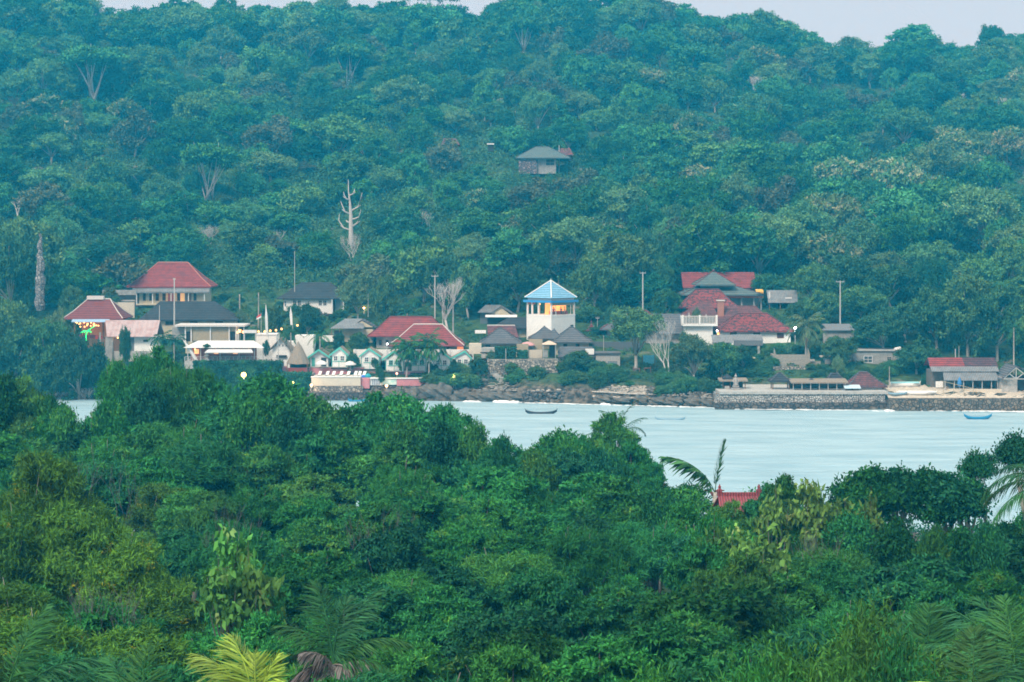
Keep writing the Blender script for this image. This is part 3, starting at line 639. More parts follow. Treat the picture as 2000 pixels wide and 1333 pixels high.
class B:
    """A building laid out in frame columns and rows at its own distance; converts them to metres about its base centre."""
    def __init__(s, name, label, u0, u1, base, cat='house', Y=None, rz=0, group=None, found=2.2):
        s.uc = (u0 + u1) / 2; s.base = base; s.Y = Y or Yrow(s.uc, base); s.k = s.Y / F
        x, z = XZ(s.uc, base, s.Y); s.u0, s.u1 = u0, u1; s.found = found
        s.o = thing(name, label, cat, (x, s.Y, z), rz, group)
    def X(s, u): return (u - s.uc) * s.k
    def Z(s, r): return (s.base - r) * s.k
    def wall(s, m, top, u0=None, u1=None, y0=0, depth=6, bot=None, name='wall', parent=None):
        zb = -s.found if bot is None else s.Z(bot)
        return MB().box(s.X(u0 if u0 is not None else s.u0), s.X(u1 if u1 is not None else s.u1), y0, y0 + depth, zb, s.Z(top)).build(name, m, parent or s.o)
    def box(s, name, m, u0, u1, r0, r1, y0, y1, parent=None):
        return MB().box(s.X(u0), s.X(u1), y0, y1, s.Z(r1), s.Z(r0)).build(name, m, parent or s.o)
    def hip(s, m, eu0, eu1, er, ru0, ru1, rr, y0=-.7, depth=7.4, cap=None, th=.22, name='roof', parent=None, flare=0.):
        x0, x1, ze, a0, a1, zr = s.X(eu0), s.X(eu1), s.Z(er), s.X(ru0), s.X(ru1), s.Z(rr); y1 = y0 + depth; ym = (y0 + y1) / 2
        if a1 - a0 < .2: a0 -= .1; a1 += .1
        mb = MB(); v = [(x0,y0,ze),(x1,y0,ze),(x1,y1,ze),(x0,y1,ze),(a0,ym,zr),(a1,ym,zr),(x0,y0,ze-th),(x1,y0,ze-th),(x1,y1,ze-th),(x0,y1,ze-th)]
        f = [(0,1,5,4),(1,2,5),(2,3,4,5),(3,0,4),(6,7,1,0),(7,8,2,1),(8,9,3,2),(9,6,0,3),(9,8,7,6)]
        if flare:                                       # the Balinese kick: slopes flatten towards the eaves
            t = .42; mid = [tuple(Vector(v[i]).lerp(Vector(v[j]), t) - Vector((0, 0, flare))) for i, j in ((0,4),(1,5),(2,5),(3,4))]
            v += mid; f = f[4:] + [(0,1,11,10),(10,11,5,4),(1,2,12,11),(11,12,5),(2,3,13,12),(12,13,4,5),(3,0,10,13),(13,10,4)]
        r = mb.add(v, f).build(name, m, parent or s.o)
        if cap:
            c = MB(); e = .09; P = lambda i: Vector(v[i]) + Vector((0, 0, .05))
            if flare:
                for a, b_, d in ((0,10,4),(1,11,5),(2,12,5),(3,13,4)): c.tube([P(a), P(b_), P(d)], [e, e, e], 5)
            else:
                for a, d in ((0,4),(1,5),(2,5),(3,4)): c.tube([P(a), P(d)], [e, e], 5)
            c.tube([P(4), P(5)], [e*1.4, e*1.4], 5); c.build('ridge_cap', cap, r)
        return r
    def gable(s, m, eu0, eu1, er, rr, y0=-.6, depth=7, cap=None, name='roof', ru=None, th=.14, er2=None):
        """Gable end faces the water; ridge runs away from it."""
        x0, x1, ze, zr = s.X(eu0), s.X(eu1), s.Z(er), s.Z(rr); xm = s.X(ru if ru else (eu0 + eu1) / 2); z2 = s.Z(er2) if er2 else ze
        r = MB().prism([(x0, ze), (xm, zr), (x1, z2), (x1, z2 - th), (xm, zr - th * 1.3), (x0, ze - th)], y0, y0 + depth).build(name, m, s.o)
        if cap:
            c = MB(); q = .1
            c.prism([(x0, ze - th * 2.2), (x0, ze + .04), (xm, zr + .05), (x1, z2 + .04), (x1, z2 - th * 2.2), (xm, zr - th * 2.6)], y0 - .07, y0 - .003)
            c.build('bargeboard', cap, r)
        return r
    def side(s, m, eu0, eu1, er, ru0, ru1, rr, y0=-.6, depth=6.5, cap=None, name='roof', back=True, th=.12):
        """Ridge runs across the view: the front slope faces the water."""
        x0, x1, ze, a0, a1, zr = s.X(eu0), s.X(eu1), s.Z(er), s.X(ru0), s.X(ru1), s.Z(rr); ym = y0 + depth * .5; y1 = y0 + depth
        v = [(x0,y0,ze),(x1,y0,ze),(a1,ym,zr),(a0,ym,zr),(x0,y0,ze-th),(x1,y0,ze-th),(a1,ym,zr-th),(a0,ym,zr-th),(x0,y1,ze),(x1,y1,ze),(x0,y1,ze-th),(x1,y1,ze-th)]
        f = [(0,1,2,3),(7,6,5,4),(4,5,1,0),(3,2,9,8),(10,11,6,7),(8,9,11,10),(0,3,7,4),(5,6,2,1),(3,8,10,7),(6,11,9,2)]
        r = MB().add(v, f).build(name, m, s.o)
        if cap: MB().tube([(a0, ym, zr + .06), (a1, ym, zr + .06)], [.11, .11], 5).build('ridge_cap', cap, r)
        return r
    def ends(s, m, u0, u1, er, u, rr, y, name='gable'):
        return MB().prism([(s.X(u0), s.Z(er)), (s.X(u1), s.Z(er)), (s.X(u), s.Z(rr))], y, y + .12).build(name, m, s.o)
    def win(s, u0, u1, r0, r1, y=0, fm=None, pm=None, nx=2, ny=2, fw=.07, name='window'):
        x0, x1, z0, z1 = s.X(u0), s.X(u1), s.Z(r1), s.Z(r0); fm = fm or M_trim; mb = MB(); a, b_ = y - .06, y + .02
        mb.box(x0, x1, a, b_, z0, z0 + fw).box(x0, x1, a, b_, z1 - fw, z1).box(x0, x0 + fw, a, b_, z0 + fw, z1 - fw).box(x1 - fw, x1, a, b_, z0 + fw, z1 - fw)
        for i in range(1, nx): xm = x0 + (x1 - x0) * i / nx; mb.box(xm - fw*.35, xm + fw*.35, a + .01, b_, z0 + fw, z1 - fw)
        for i in range(1, ny): zm = z0 + (z1 - z0) * i / ny; mb.box(x0 + fw, x1 - fw, a + .014, b_ - .004, zm - fw*.35, zm + fw*.35)
        w_ = mb.build(name, fm, s.o); MB().box(x0 + .02, x1 - .02, y - .022, y + .03, z0 + .02, z1 - .02).build('pane', pm or M_glass, w_); return w_
    def door(s, u0, u1, r0, r1, m, y=0, fm=None):
        x0, x1, z0, z1 = s.X(u0), s.X(u1), s.Z(r1), s.Z(r0)
        d = MB().box(x0 + .06, x1 - .06, y - .03, y + .02, z0, z1 - .06).build('door', m, s.o)
        MB().box(x0, x0 + .055, y - .06, y + .02, z0, z1).box(x1 - .055, x1, y - .06, y + .02, z0, z1).box(x0 + .055, x1 - .055, y - .06, y + .02, z1 - .055, z1).build('door_frame', fm or m, d); return d
    def post(s, m, u, r0, r1, y=-.2, w=.14, name='post'):
        return MB().box(s.X(u) - w/2, s.X(u) + w/2, y - w/2, y + w/2, s.Z(r1), s.Z(r0)).build(name, m, s.o)
    def awn(s, m, u0, u1, r0, r1, y0, y1, name='awning', th=.06, in0=0, in1=0):
        """Sheet sloping from row r0 at distance y1 down to row r1 at y0."""
        a = [(s.X(u0), y0, s.Z(r1)), (s.X(u1), y0, s.Z(r1)), (s.X(u1 - in1), y1, s.Z(r0)), (s.X(u0 + in0), y1, s.Z(r0))]
        return MB().add(a + [(x, y, z - th) for x, y, z in a], [(0,1,2,3),(7,6,5,4),(4,5,1,0),(5,6,2,1),(6,7,3,2),(7,4,0,3)]).build(name, m, s.o)
    def lamp(s, u, r, y, m=None, rad=.12, power=0, col=(1, .6, .28), name='lamp', parent=None):
        o = MB().ball((s.X(u), y, s.Z(r)), rad).build(name, m or E_warm, parent or s.o, True)
        if power: lamp_light(parent or s.o, (s.X(u), y - rad * 1.6, s.Z(r)), power, col)
        return o

# ================================================================ THE VILLAGE
# --- tall red-roofed house
b = B('tall_house', 'tall cream two-storey house with a wide red hipped tile roof, highest in the village', 264, 402, 602, rz=0)
b.wall(M_cream, 566, 272, 402, 0, 7.5); b.wall(mat('dark_timber', (.07, .08, .09), .8), 566, 262, 271.6, .3, 6.5, name='side_wall')
b.hip(M_tred, 249, 413, 560, 302, 361, 514, -1.0, 10, cap=mat('red_ridge', (.5, .2, .16), .8), flare=.25)
b.awn(M_tin, 261, 411, 560, 569.5, -1.5, -.6, name='lower_eave', th=.35)
for i, (a, c) in enumerate([(279,285),(291.5,297.5),(304,310.5),(317,324),(346,352),(378,384)]): b.win(a, c, 571, 588, nx=1, ny=2, fm=M_wood, pm=M_dark)
b.door(328, 339, 570, 593, M_redwood); b.door(362, 374, 570, 593, M_wood)
b.box('glow_panel', mat('amber_panel_glow', (.95, .55, .2), .8, emit=.55), 352.5, 360.5, 571, 590, -.03, .02)  # orange glow put into the panel in place of lamplight
b.box('balcony_floor', M_cream, 268, 403, 593.5, 596, -1.4, -.01); b.lamp(333, 568.5 + 3, -1., E_hot, .14, 90)
for u in (269, 300, 336, 370, 401): b.post(M_trim, u, 569.5, 593.5, -1.2, .16)
# --- maroon-roofed bar with lights
b = B('open_bar', 'dark maroon hip-roofed open bar with strings of orange lights and a green light tree', 146, 236, 662, cat='bar', Y=372)
b.hip(M_tmar, 126, 243, 622, 164, 208, 586, -1.6, 10, cap=M_ridge, flare=.2)
b.box('roof_lantern', M_ridge, 163, 196, 579.5, 586.6, 2.9, 4.0)
b.wall(M_litwall, 620, 150, 232, 4.4, .25, name='back_wall'); b.wall(M_wood, 662, 142, 236, -.8, 6, name='floor', bot=700)
for u in (147, 176, 203, 232): b.post(M_wood, u, 620, 662, -.7, .2)
b.awn(M_bawn, 145, 218, 621, 628, -2.6, -1.2)
b.box('counter', M_redwood, 150, 188, 655, 662, .6, 1.2)
b.box('stool', M_red, 187, 192, 656, 662, -.5, 0); b.box('stool', M_red, 196, 201, 656, 662, -.4, .1)
rr_ = random.Random(4)
for i in range(18): b.lamp(147 + i * 2.6 + rr_.uniform(-1, 1), 632 + rr_.uniform(-3, 5) + (i % 3) * 2, rr_.uniform(-.6, 2.5), E_bulb, .16, 0, name='bulb')
lamp_light(b.o, (b.X(170), .8, b.Z(633)), 260, (1, .5, .2), .5)
# green glowing light tree
Yg = 369.5; xg, zg = XZ(168, 668, Yg); g = thing('light_tree', 'small glowing green light tree leaning beside the maroon-roofed bar', 'light tree', (xg, Yg, zg - 1))
MB().tube([(0,0,0),(0,0,2.0),(.15,0,3.0)], [.09,.09,.05], 6).build('trunk', E_green, g)
fr_ = MB(); rq = random.Random(3)
for i in range(9):
    a = i * .7 + .2; r_ = .9 + .3 * (i % 2); pts = [(.15,0,3.)] + [(.15 + math.cos(a)*r_*s, math.sin(a)*r_*s, 3. + .55*s - .8*s*s) for s in (.35,.7,1)]
    fr_.tube(pts, [.05,.05,.045,.03], 4)
fr_.tube([(.15,0,3.),(.9,0,3.5),(1.8,0,4.1)], [.07,.06,.05], 4); fr_.build('fronds', E_green, g); lamp_light(g, (0, -.6, 2.6), 25, (.1, 1, .3), .4)
# --- pink tin shed
b = B('tin_shed', 'white walled shed under a sloping rusty pink tin roof', 206, 306, 690, cat='shed', Y=363)
b.wall(M_white, 658, 240, 306, 0, 4, bot=704); b.side(M_tinred, 211, 308, 657, 199, 307, 627, -1.1, 8.2)
b.box('doorway', M_dark, 236, 246, 662, 686, -.03, .02); b.box('doorway', mat('grey_door', (.14, .17, .19), .8), 248, 262, 659, 690, -.04, .02); b.win(280, 289, 664, 668, fm=M_dark, pm=M_dark, nx=1, ny=1)
b.box('pillar', M_grey, 208, 222, 657, 706, -1, 0); b.box('plinth', M_conc, 200, 300, 686, 706, -.6, -.02)
b.lamp(231, 660, -.4, E_hot, .12, 30); b.post(M_grey, 194, 650, 680, .8, .3)
b = B('stone_step', 'pale rough concrete retaining slab in front of the tin shed', 180, 245, 722, cat='wall', Y=357); b.wall(M_rub, 711, depth=3.5, name='slab')
b.box('ledge', M_beige, 200, 245, 719, 723, -1.6, -.1)
# --- black hip-roofed house in front of the tall house
b = B('low_house', 'low cream house under a long black hipped roof, in front of the tall red-roofed one', 307, 460, 640, Y=376)
b.wall(M_cream, 626); b.hip(M_tblk, 270, 463, 625, 306, 414, 590, -.7, 8.5, flare=.1)
for a, c in ((323, 339), (371, 386), (420, 436)): b.win(a, c, 628, 635.5, fm=M_wood, pm=M_dark, nx=2, ny=1)
# --- bamboo blind restaurant
b = B('blind_pavilion', 'flat-roofed pavilion with two large bamboo blinds and white columns', 346, 478, 668, cat='restaurant', Y=366)
b.wall(M_cream, 638, 362, 462, .2, 5); b.box('roof', M_ridge, 343, 480, 634.5, 638, -.9, 6)
for a, c in ((375, 410), (413, 447)): b.box('bamboo_blind', M_bamb, a, c, 640, 666, -.12, .04 + .13)
for a, c in ((363.5, 372), (449.5, 459)): b.door(a, c, 648, 667, M_dark, y=.19)
for u in (362.5, 374, 411.5, 448, 461.5): b.post(M_trim, u, 638, 668, -.3, .2)
b.box('side_wing', M_grey, 335, 361, 640, 664, .6, 4)
for u in (466, 477): b.post(M_trim, u, 638, 668, -.5, .14)
for i in range(5): b.lamp(465 + i * 1.1, 646 + i % 2 * 3, .5, E_hot if i % 2 else E_warm, .13, 40 if i == 2 else 0)
# --- lower restaurant
b = B('waterside_restaurant', 'waterside restaurant with white canvas awnings and a warm red interior', 366, 500, 706, cat='restaurant', Y=357)
b.wall(mat('interior_red', (.4, .12, .07), .8, (.28, .08, .05), 2), 676, 368, 498, 2.2, .3, name='back_wall')
b.wall(M_conc, 705, 362, 545, -.9, 6, bot=720, name='floor')
b.awn(M_awn, 361, 518, 667, 678.5, -1.4, 2.4, in0=22, in1=26); b.awn(M_awn, 404, 497, 681, 686.5, -2.1, -1.1, th=.2, in0=6, in1=5)
for u in (368, 393, 431, 468, 498, 515): b.post(M_pole, u, 679, 706, -.7, .15)
for u in (376, 414, 452): b.box('glow_panel', mat('interior_glow', (1, .5, .2), .8, emit=.9), u, u + 9, 684, 693, 2.1, 2.18)  # back panels glow by themselves to suggest the warm interior light
for u in (380, 420, 455, 485): b.lamp(u, 683 + u % 5, .6, E_hot, .12, 8)
for i in range(7): b.box('table', M_wood, 400 + i * 14, 407 + i * 14, 696, 705, .2 + (i % 3) * .5, .9 + (i % 3) * .5)
r_ = MB().tube([(b.X(362), -.85, b.Z(697)), (b.X(545), -.85, b.Z(697))], [.035, .035], 5).tube([(b.X(362), -.85, b.Z(701)), (b.X(545), -.85, b.Z(701))], [.03, .03], 5)
for i in range(24): q = b.X(362 + i * 7.95); r_.tube([(q, -.85, b.Z(705)), (q, -.85, b.Z(697))], [.03, .03], 4)
r_.build('railing', M_trim, b.o)
# carved lantern in front
xl, zl = XZ(404, 705, 355.6); t = thing('stone_lantern', 'tiered grey carved stone lantern at the restaurant rail', 'lantern', (xl, 355.6, zl))
MB().box(-.4,.4,-.4,.4,0,.4).box(-.22,.22,-.22,.22,.4,.9).box(-.45,.45,-.45,.45,.9,1.05).build('pedestal', M_carv, t)
MB().box(-.25,.25,-.25,.25,1.05,1.4).add([(-.5,-.5,1.4),(.5,-.5,1.4),(.5,.5,1.4),(-.5,.5,1.4),(0,0,1.85)],[(0,1,4),(1,2,4),(2,3,4),(3,0,4),(3,2,1,0)]).ball((0,0,1.95),.12).build('lantern_head', M_carv, t)
# folded white sail leaning at the restaurant's corner
xl, zl = XZ(370, 705, 356.2); t = thing('leaning_sail', 'long white folded sail leaning by the restaurant corner', 'sail', (xl, 356.2, zl))
MB().tube([(1.3, 0, 0), (.2, .1, 1.9), (-1.1, .1, 3.7)], [.28, .34, .1], 7).build('canvas', M_awn, t); MB().tube([(1.5, 0, -.3), (-1.3, .15, 4.0)], [.05, .03], 5).build('spar', M_pole, t)
# --- ivy covered terrace walls
IVY = leafmat('ivy_leaf', (.016, .075, .035), (.035, .13, .06), (.06, .18, .07), hue=0)
def ivy_wall(u0, u1, top, bot, Y, label, dep=3.5):
    b = B('terrace_wall', label, u0, u1, bot, cat='wall', Y=Y); b.wall(M_darkst, top, depth=dep, name='masonry')
    rg_ = np.random.default_rng(int(u0)); n = int((u1 - u0) * (bot - top) * 1.15); w0, h0 = b.X(u1) - b.X(u0), b.Z(top)
    P = np.stack([rg_.uniform(-w0/2 - .1, w0/2 + .1, n), -.06 - rg_.random(n)**2 * .35, rg_.uniform(-.2, h0 + .15, n)], 1)
    k_ = n // 12; P[:k_, 1] = rg_.uniform(-.3, dep * .4, k_); P[:k_, 2] = h0 + rg_.uniform(0, .3, k_)
    V, Q = leaf_quads(P, unit(rg_.normal(size=P.shape) + np.array([0, -.3, -.7])), unit(rg_.normal(size=P.shape) * .5 + np.array([0, -1, .4])), rg_.uniform(.22, .4, n), rg_.uniform(.16, .3, n))
    obj('ivy', mesh_np('ivy', V, Q, IVY, {'v': rg_.random(n), 't': .5 + .5 * np.sin(P[:, 0] * 1.7) * np.cos(P[:, 2] * 1.9)}), b.o); return b
b = ivy_wall(378, 550, 708, 776, 352.6, 'tall ivy-covered terrace wall under the restaurant'); b.lamp(477, 732, -.7, mat('yellow_lamp', (1, .78, .22), .5, emit=3.6), .5, 320, (1, .85, .35)); b.box('lamp_bracket', M_steel, 476, 478, 737, 741, -.7, .1)
b = ivy_wall(551, 607, 730, 774, 352.0, 'lower ivy-covered wall beside the beige pool wall'); b.lamp(573, 747, -.6, mat('yellow_lamp', (1, .86, .3)), .2, 45, (1, .85, .3)); b.box('lamp_bracket', M_steel, 572.4, 573.6, 749, 753, -.6, .1)
# --- thatched gazebo bar
b = B('thatched_gazebo', 'pointed grey thatched gazebo bar on the terrace between the restaurant and pool', 559, 602, 729, cat='gazebo', Y=354)
ap = (b.X(580), 1.8, b.Z(668)); n = 12; mb = MB()
ring = lambda r, z, wv=0: [(b.X(580.5) + math.cos(2*math.pi*i/n) * r, 1.8 + math.sin(2*math.pi*i/n) * r, z + wv * (i % 2)) for i in range(n)]
v = ring(2.15, b.Z(711), -.12) + ring(1.45, b.Z(696)) + ring(.62, b.Z(678)) + [ap] + ring(2.0, b.Z(712.5))
f = [(i, (i+1) % n, (i+1) % n + n, i + n) for i in range(n)] + [(i+n, (i+1) % n+n, (i+1) % n + 2*n, i + 2*n) for i in range(n)] + [(i+2*n, (i+1) % n+2*n, 3*n) for i in range(n)] + [(3*n+1+(i+1) % n, (i+1) % n, i, 3*n+1+i)[::-1] for i in range(n)]
mb.add(v, f).build('thatch_roof', M_thatch, b.o)
b.box('bar_counter', M_redwood, 562, 600, 719, 729, .2, .7); b.wall(mat('dark_bar', (.08, .05, .05), .8), 713, 563, 598, 3.2, .2, name='back_wall')
for u, y in ((561, .1), (600, .1), (563, 3.4), (598, 3.4)): b.post(M_wood, u, 710, 729, y, .14)
b.box('floor', M_conc, 548, 612, 729, 733, -.6, 5)
b.box('side_panel', M_pink, 549, 560, 716, 729, .3, .5)
# --- white cottages behind the gazebo
b = B('white_hall', 'plain white flat wall block behind the coconut palms', 500, 612, 690, cat='house', Y=366); b.wall(M_white, 655, 500, 540, 0, 5); b.wall(M_white, 656, 576, 612, .4, 4); b.box('coping', M_trim, 499, 541, 653, 655, -.1, 5.1)
b.wall(M_white, 668, 541, 575, 1.2, 3, name='low_wall')
b = B('thatched_cottage', 'white cottage with a steep dark thatched roof, half hidden beside the gazebo', 532, 566, 700, cat='hut', Y=360)
b.wall(M_white, 682, depth=5); b.gable(M_thatch, 525, 570, 684, 660, -.7, 6.5, ru=548); b.ends(M_white, 532, 566, 683, 548, 662, -.03)
for a in (536, 543, 550, 557): b.win(a, a + 5, 672.5, 677.5, -.04, nx=1, ny=2)
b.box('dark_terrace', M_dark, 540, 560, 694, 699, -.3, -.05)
b = B('white_cottage', 'small white cottage seen between palm trunks by the parasols', 606, 641, 716, cat='hut', Y=359)
b.wall(M_white, 696, depth=4.5); b.gable(M_thatch, 600, 646, 698, 682, -.6, 6, cap=M_teal); b.ends(M_white, 606, 641, 697.5, 623, 685, -.03)
b.door(609, 615, 699, 716, M_teal); b.door(627, 637, 699, 716, M_dark)
# --- row of white gabled huts with turquoise trim
huts = [(643, 681, 664, 678, 693.5, 718, 648, 677, 'first'), (701, 745, 721, 680, 696, 721, 705, 741, 'second'), (746, 792, 769, 685.5, 702, 727, 753, 788, 'third'), (798, 836, 815, 687, 702, 728, 803, 832, 'fourth'), (842, 883, 862, 685, 702, 728, 845, 880, 'fifth'), (880, 922, 908, 685, 700, 727, 889, 919, 'sixth')]
for (e0, e1, ru, rt, er, bs, w0, w1, nm) in huts:
    b = B('beach_hut', f'white gabled hut with turquoise trim, {nm} of six from the thatched gazebo', w0, w1, bs, cat='hut', Y=356.5, group='turquoise-trimmed huts above the pool')
    b.wall(M_white, er - 1, depth=4.6); b.ends(M_white, w0, w1, er - .6, ru, rt + 3.5, -.03); b.gable(M_thatch, e0, e1, er, rt, -.28, 5.6, cap=M_teal, ru=ru)
    c = (w0 + w1) / 2
    for a in (c - 11, c + 2): b.win(a, a + 8, er + 2, er + 11.5, 0, fm=M_teal if nm in ('third', 'fourth') else M_trim)
    b.box('window_surround', M_teal, c - 13, c + 12, er + 12, er + 13, -.1, -.01); b.box('centre_batten', M_teal, c - 1, c - .1, er + 2.2, bs, -.045, -.005)
    b.box('corner_trim', M_teal, w0, w0 + 1.2, er + 1, bs, -.05, -.005); b.box('corner_trim', M_teal, w1 - 1.2, w1, er + 1, bs, -.05, -.005)
    b.box('step', M_dark, w0 - 1, w1 + 1, bs, bs + 2.4, -.7, -.01)
b = B('white_fence', 'long plain white fence wall running behind the gabled huts', 690, 925, 700, cat='fence', Y=363); b.wall(M_white, 683, depth=.25, name='panel')
for i in range(12): b.post(M_trim, 694 + i * 20.5, 682, 700, -.1, .22)
# --- pool terrace
b = B('pool_wall', 'beige outer wall of the pool terrace standing on rough rubble', 608, 704, 754, cat='wall', Y=349.6)
b.wall(M_beige, 737.5, depth=6.5, found=0 if False else None) if False else b.wall(M_beige, 737.5, depth=6.5, bot=754); b.box('footing', M_rub, 606, 709, 754.3, 770, -.35, 6); b.box('coping', M_white, 607, 705, 736, 737.4, -.12, 1.2)
b.box('rock_base', M_darkst, 600, 715, 766, 782, -1.3, 5)
b.lamp(609, 752, -.7, E_hot, .26, 70, (1, .72, .4)); b.box('lamp_bracket', M_steel, 608, 610, 754, 758, -.7, 0)
b = B('pink_wall', 'long pink back wall of the pool terrace below the gabled huts', 603, 832, 737, cat='wall', Y=356.2)
b.box('panel', M_pink, 603, 710, 718.5, 737, 0, .3); b.box('panel', M_pink, 710.3, 830, 726, 741, -.2, .1); b.box('coping', M_conc, 602, 711, 717, 718.4, -.1, .4); b.box('coping', M_conc, 710, 832, 724.6, 726, -.3, .2)
b = B('pink_pool_wall', 'pink front wall of the plunge pool with white and turquoise tiles', 703, 832, 758, cat='wall', Y=350.4)
b.box('pink_panel', M_pink, 703, 722, 739, 759, -.3, 5.2); b.box('pink_panel', M_pink, 775, 832, 741, 754, 0, 5); b.box('tiled_panel', mat('turquoise_tiles', (.3, .6, .56), .4, (.7, .74, .72), 1.3), 745, 774.6, 741, 752, .05, 5)
b.box('white_panel', M_white, 722.3, 744.6, 740, 753, .1, 5); b.box('coping', M_white, 722.5, 832, 738.6, 740.4, -.15, 1); b.box('footing', M_darkst, 715, 845, 754.5, 782, .12, 5)
for i in range(5): b.box('slot', mat('slate_blue', (.2, .25, .35), .7), 727 + i * 3.4, 728.6 + i * 3.4, 742, 752, .02, .095)
b.lamp(755.5, 753.5, -.6, E_hot, .26, 60, (1, .72, .4)); b.box('lamp_bracket', M_steel, 755, 756, 756, 760, -.6, .1)
b = B('blue_tarp', 'crumpled blue and turquoise tarpaulin heap on the pink pool wall', 704, 725, 739, cat='tarpaulin', Y=351.5)
MB().ball((b.X(709), .5, .1), (.6, .5, .45)).build('sheet', mat('blue_tarpaulin', (.04, .16, .55), .5), b.o); MB().ball((b.X(718), .6, .25), (.65, .5, .55)).build('fold', mat('teal_tarpaulin', (.03, .35, .4), .5), b.o)
# loungers
def lounger(u, r, Y, label):
    x, z = XZ(u, r, Y); t = thing('sun_lounger', label, 'sun lounger', (x, Y, z), -.45, 'white sun loungers along the pink wall')
    MB().box(-.3,.3,-.9,.5,.28,.36).build('seat', M_white, t)
    MB().add([(-.3,.5,.3),(.3,.5,.3),(.3,.5,.38),(-.3,.5,.38),(-.3,1.0,.95),(.3,1.0,.95),(.3,.94,1.0),(-.3,.94,1.0)],[(0,1,5,4),(3,7,6,2),(4,5,6,7),(0,4,7,3),(1,2,6,5),(0,3,2,1)]).build('backrest', M_white, t)
    for sx in (-.27, .27):
        for sy in (-.8, .45): MB().box(sx-.03, sx+.03, sy-.03, sy+.03, 0, .28).build('leg', M_trim, t)
    return t
for i, u in enumerate((621, 636, 648, 663, 677, 691, 699, 708)): lounger(u, 736.5, 353.4, f'white slatted sun lounger, number {["one","two","three","four","five","six","seven","eight"][i]} along the pink wall from the gazebo')
def parasol(u, top, base, wpx, Y, label, m=M_awn, closed=False, name='parasol'):
    x, z = XZ(u, base, Y); k_ = Y / F; h = (base - top) * k_; R_ = wpx * k_ / 2
    t = thing(name, label, 'parasol', (x, Y, z)); MB().tube([(0,0,0),(0,0,h)], [.05,.04], 6).build('pole', M_steel, t); MB().box(-.25,.25,-.25,.25,0,.08).build('foot', M_conc, t)
    if closed: MB().tube([(0,0,h*.25),(0,0,h*.5),(0,0,h*.85),(0,0,h)], [R_*.6,R_,R_*.6,.05], 8).build('canopy', m, t)
    else:
        n = 8; v = [(math.cos(2*math.pi*i/n)*R_, math.sin(2*math.pi*i/n)*R_, h-.55) for i in range(n)] + [(math.cos(2*math.pi*i/n)*R_*.55, math.sin(2*math.pi*i/n)*R_*.55, h-.14) for i in range(n)] + [(0,0,h+.05)] + [(math.cos(2*math.pi*i/n)*R_, math.sin(2*math.pi*i/n)*R_, h-.72) for i in range(n)] + [(0,0,h-.1)]
        f = [(i,(i+1)%n,(i+1)%n+n,i+n) for i in range(n)] + [(i+n,(i+1)%n+n,2*n) for i in range(n)] + [(2*n+1+i,2*n+1+(i+1)%n,(i+1)%n,i) for i in range(n)] + [(3*n+1, 2*n+1+(i+1)%n, 2*n+1+i) for i in range(n)]
        MB().add(v, f).build('canopy', m, t)
    return t
parasol(628, 704.5, 721, 24, 355, 'open white parasol nearest the thatched gazebo'); parasol(684, 705.5, 722, 24, 355, 'open white parasol between the first two gabled huts')
# --- white black-roofed house
b = B('white_bungalow', 'white bungalow with a black hipped roof on a stone terrace up the slope', 554, 672, 613, cat='bungalow')
b.wall(M_white, 582, 554, 650, 0, 6); b.wall(M_white, 582, 655, 670, 1.2, 4, name='porch_wall'); b.hip(M_tblk, 541, 682, 583, 585, 642, 552.5, -.7, 8.6, flare=.15)
for a, c in ((572,579),(581,588),(622,629),(631,638)): b.win(a, c, 587, 597.5)
b.win(555.5, 559, 588, 599, nx=1); b.door(653.5, 664, 585, 612, mat('pale_blue_door', (.4, .52, .55), .6), y=1.18)
for u in (649, 671): b.post(M_trim, u, 583, 613, -.6, .2)
b.box('terrace', M_darkst, 548, 700, 613, 624, -1.6, 4)
b = B('white_table_set', 'red cushioned terrace seats beside the white bungalow', 675, 690, 612, cat='bench', Y=b.Y - .5); b.box('seat', M_red, 675, 690, 606, 611, 0, .6); b.box('backrest', M_redwood, 675, 690, 600, 606, .5, .65)
for u in (676, 689): b.post(M_wood, u, 610, 613, .3, .08, 'leg')
b = B('garden_lamp', 'glowing orange garden lamp beside the white bungalow', 710, 713, 614, cat='lamp', Y=389); b.post(M_pole, 711, 605, 614, 0, .08); b.lamp(711, 602, 0, E_hot, .22, 60)
# --- grey roof sheds
b = B('grey_shed', 'low open-fronted shed with a weathered grey roof above the palms', 652, 728, 668, cat='shed', Y=374)
b.wall(M_cream, 644, 668, 728, .5, 4); b.side(M_tin, 646, 712, 641, 672, 706, 624, -1.2, 8); b.gable(M_tgrey, 684, 733, 640, 625, 1, 5, ru=706); b.ends(M_cream, 690, 728, 640, 706, 628, .97)
for u in (649, 664): b.post(M_wood, u, 641, 664, -1, .14)
b.box('doorway', M_dark, 652, 667, 646, 664, .7, .9)
b.box('white_block', M_white, 630, 657, 655, 667, -1.6, -.9)
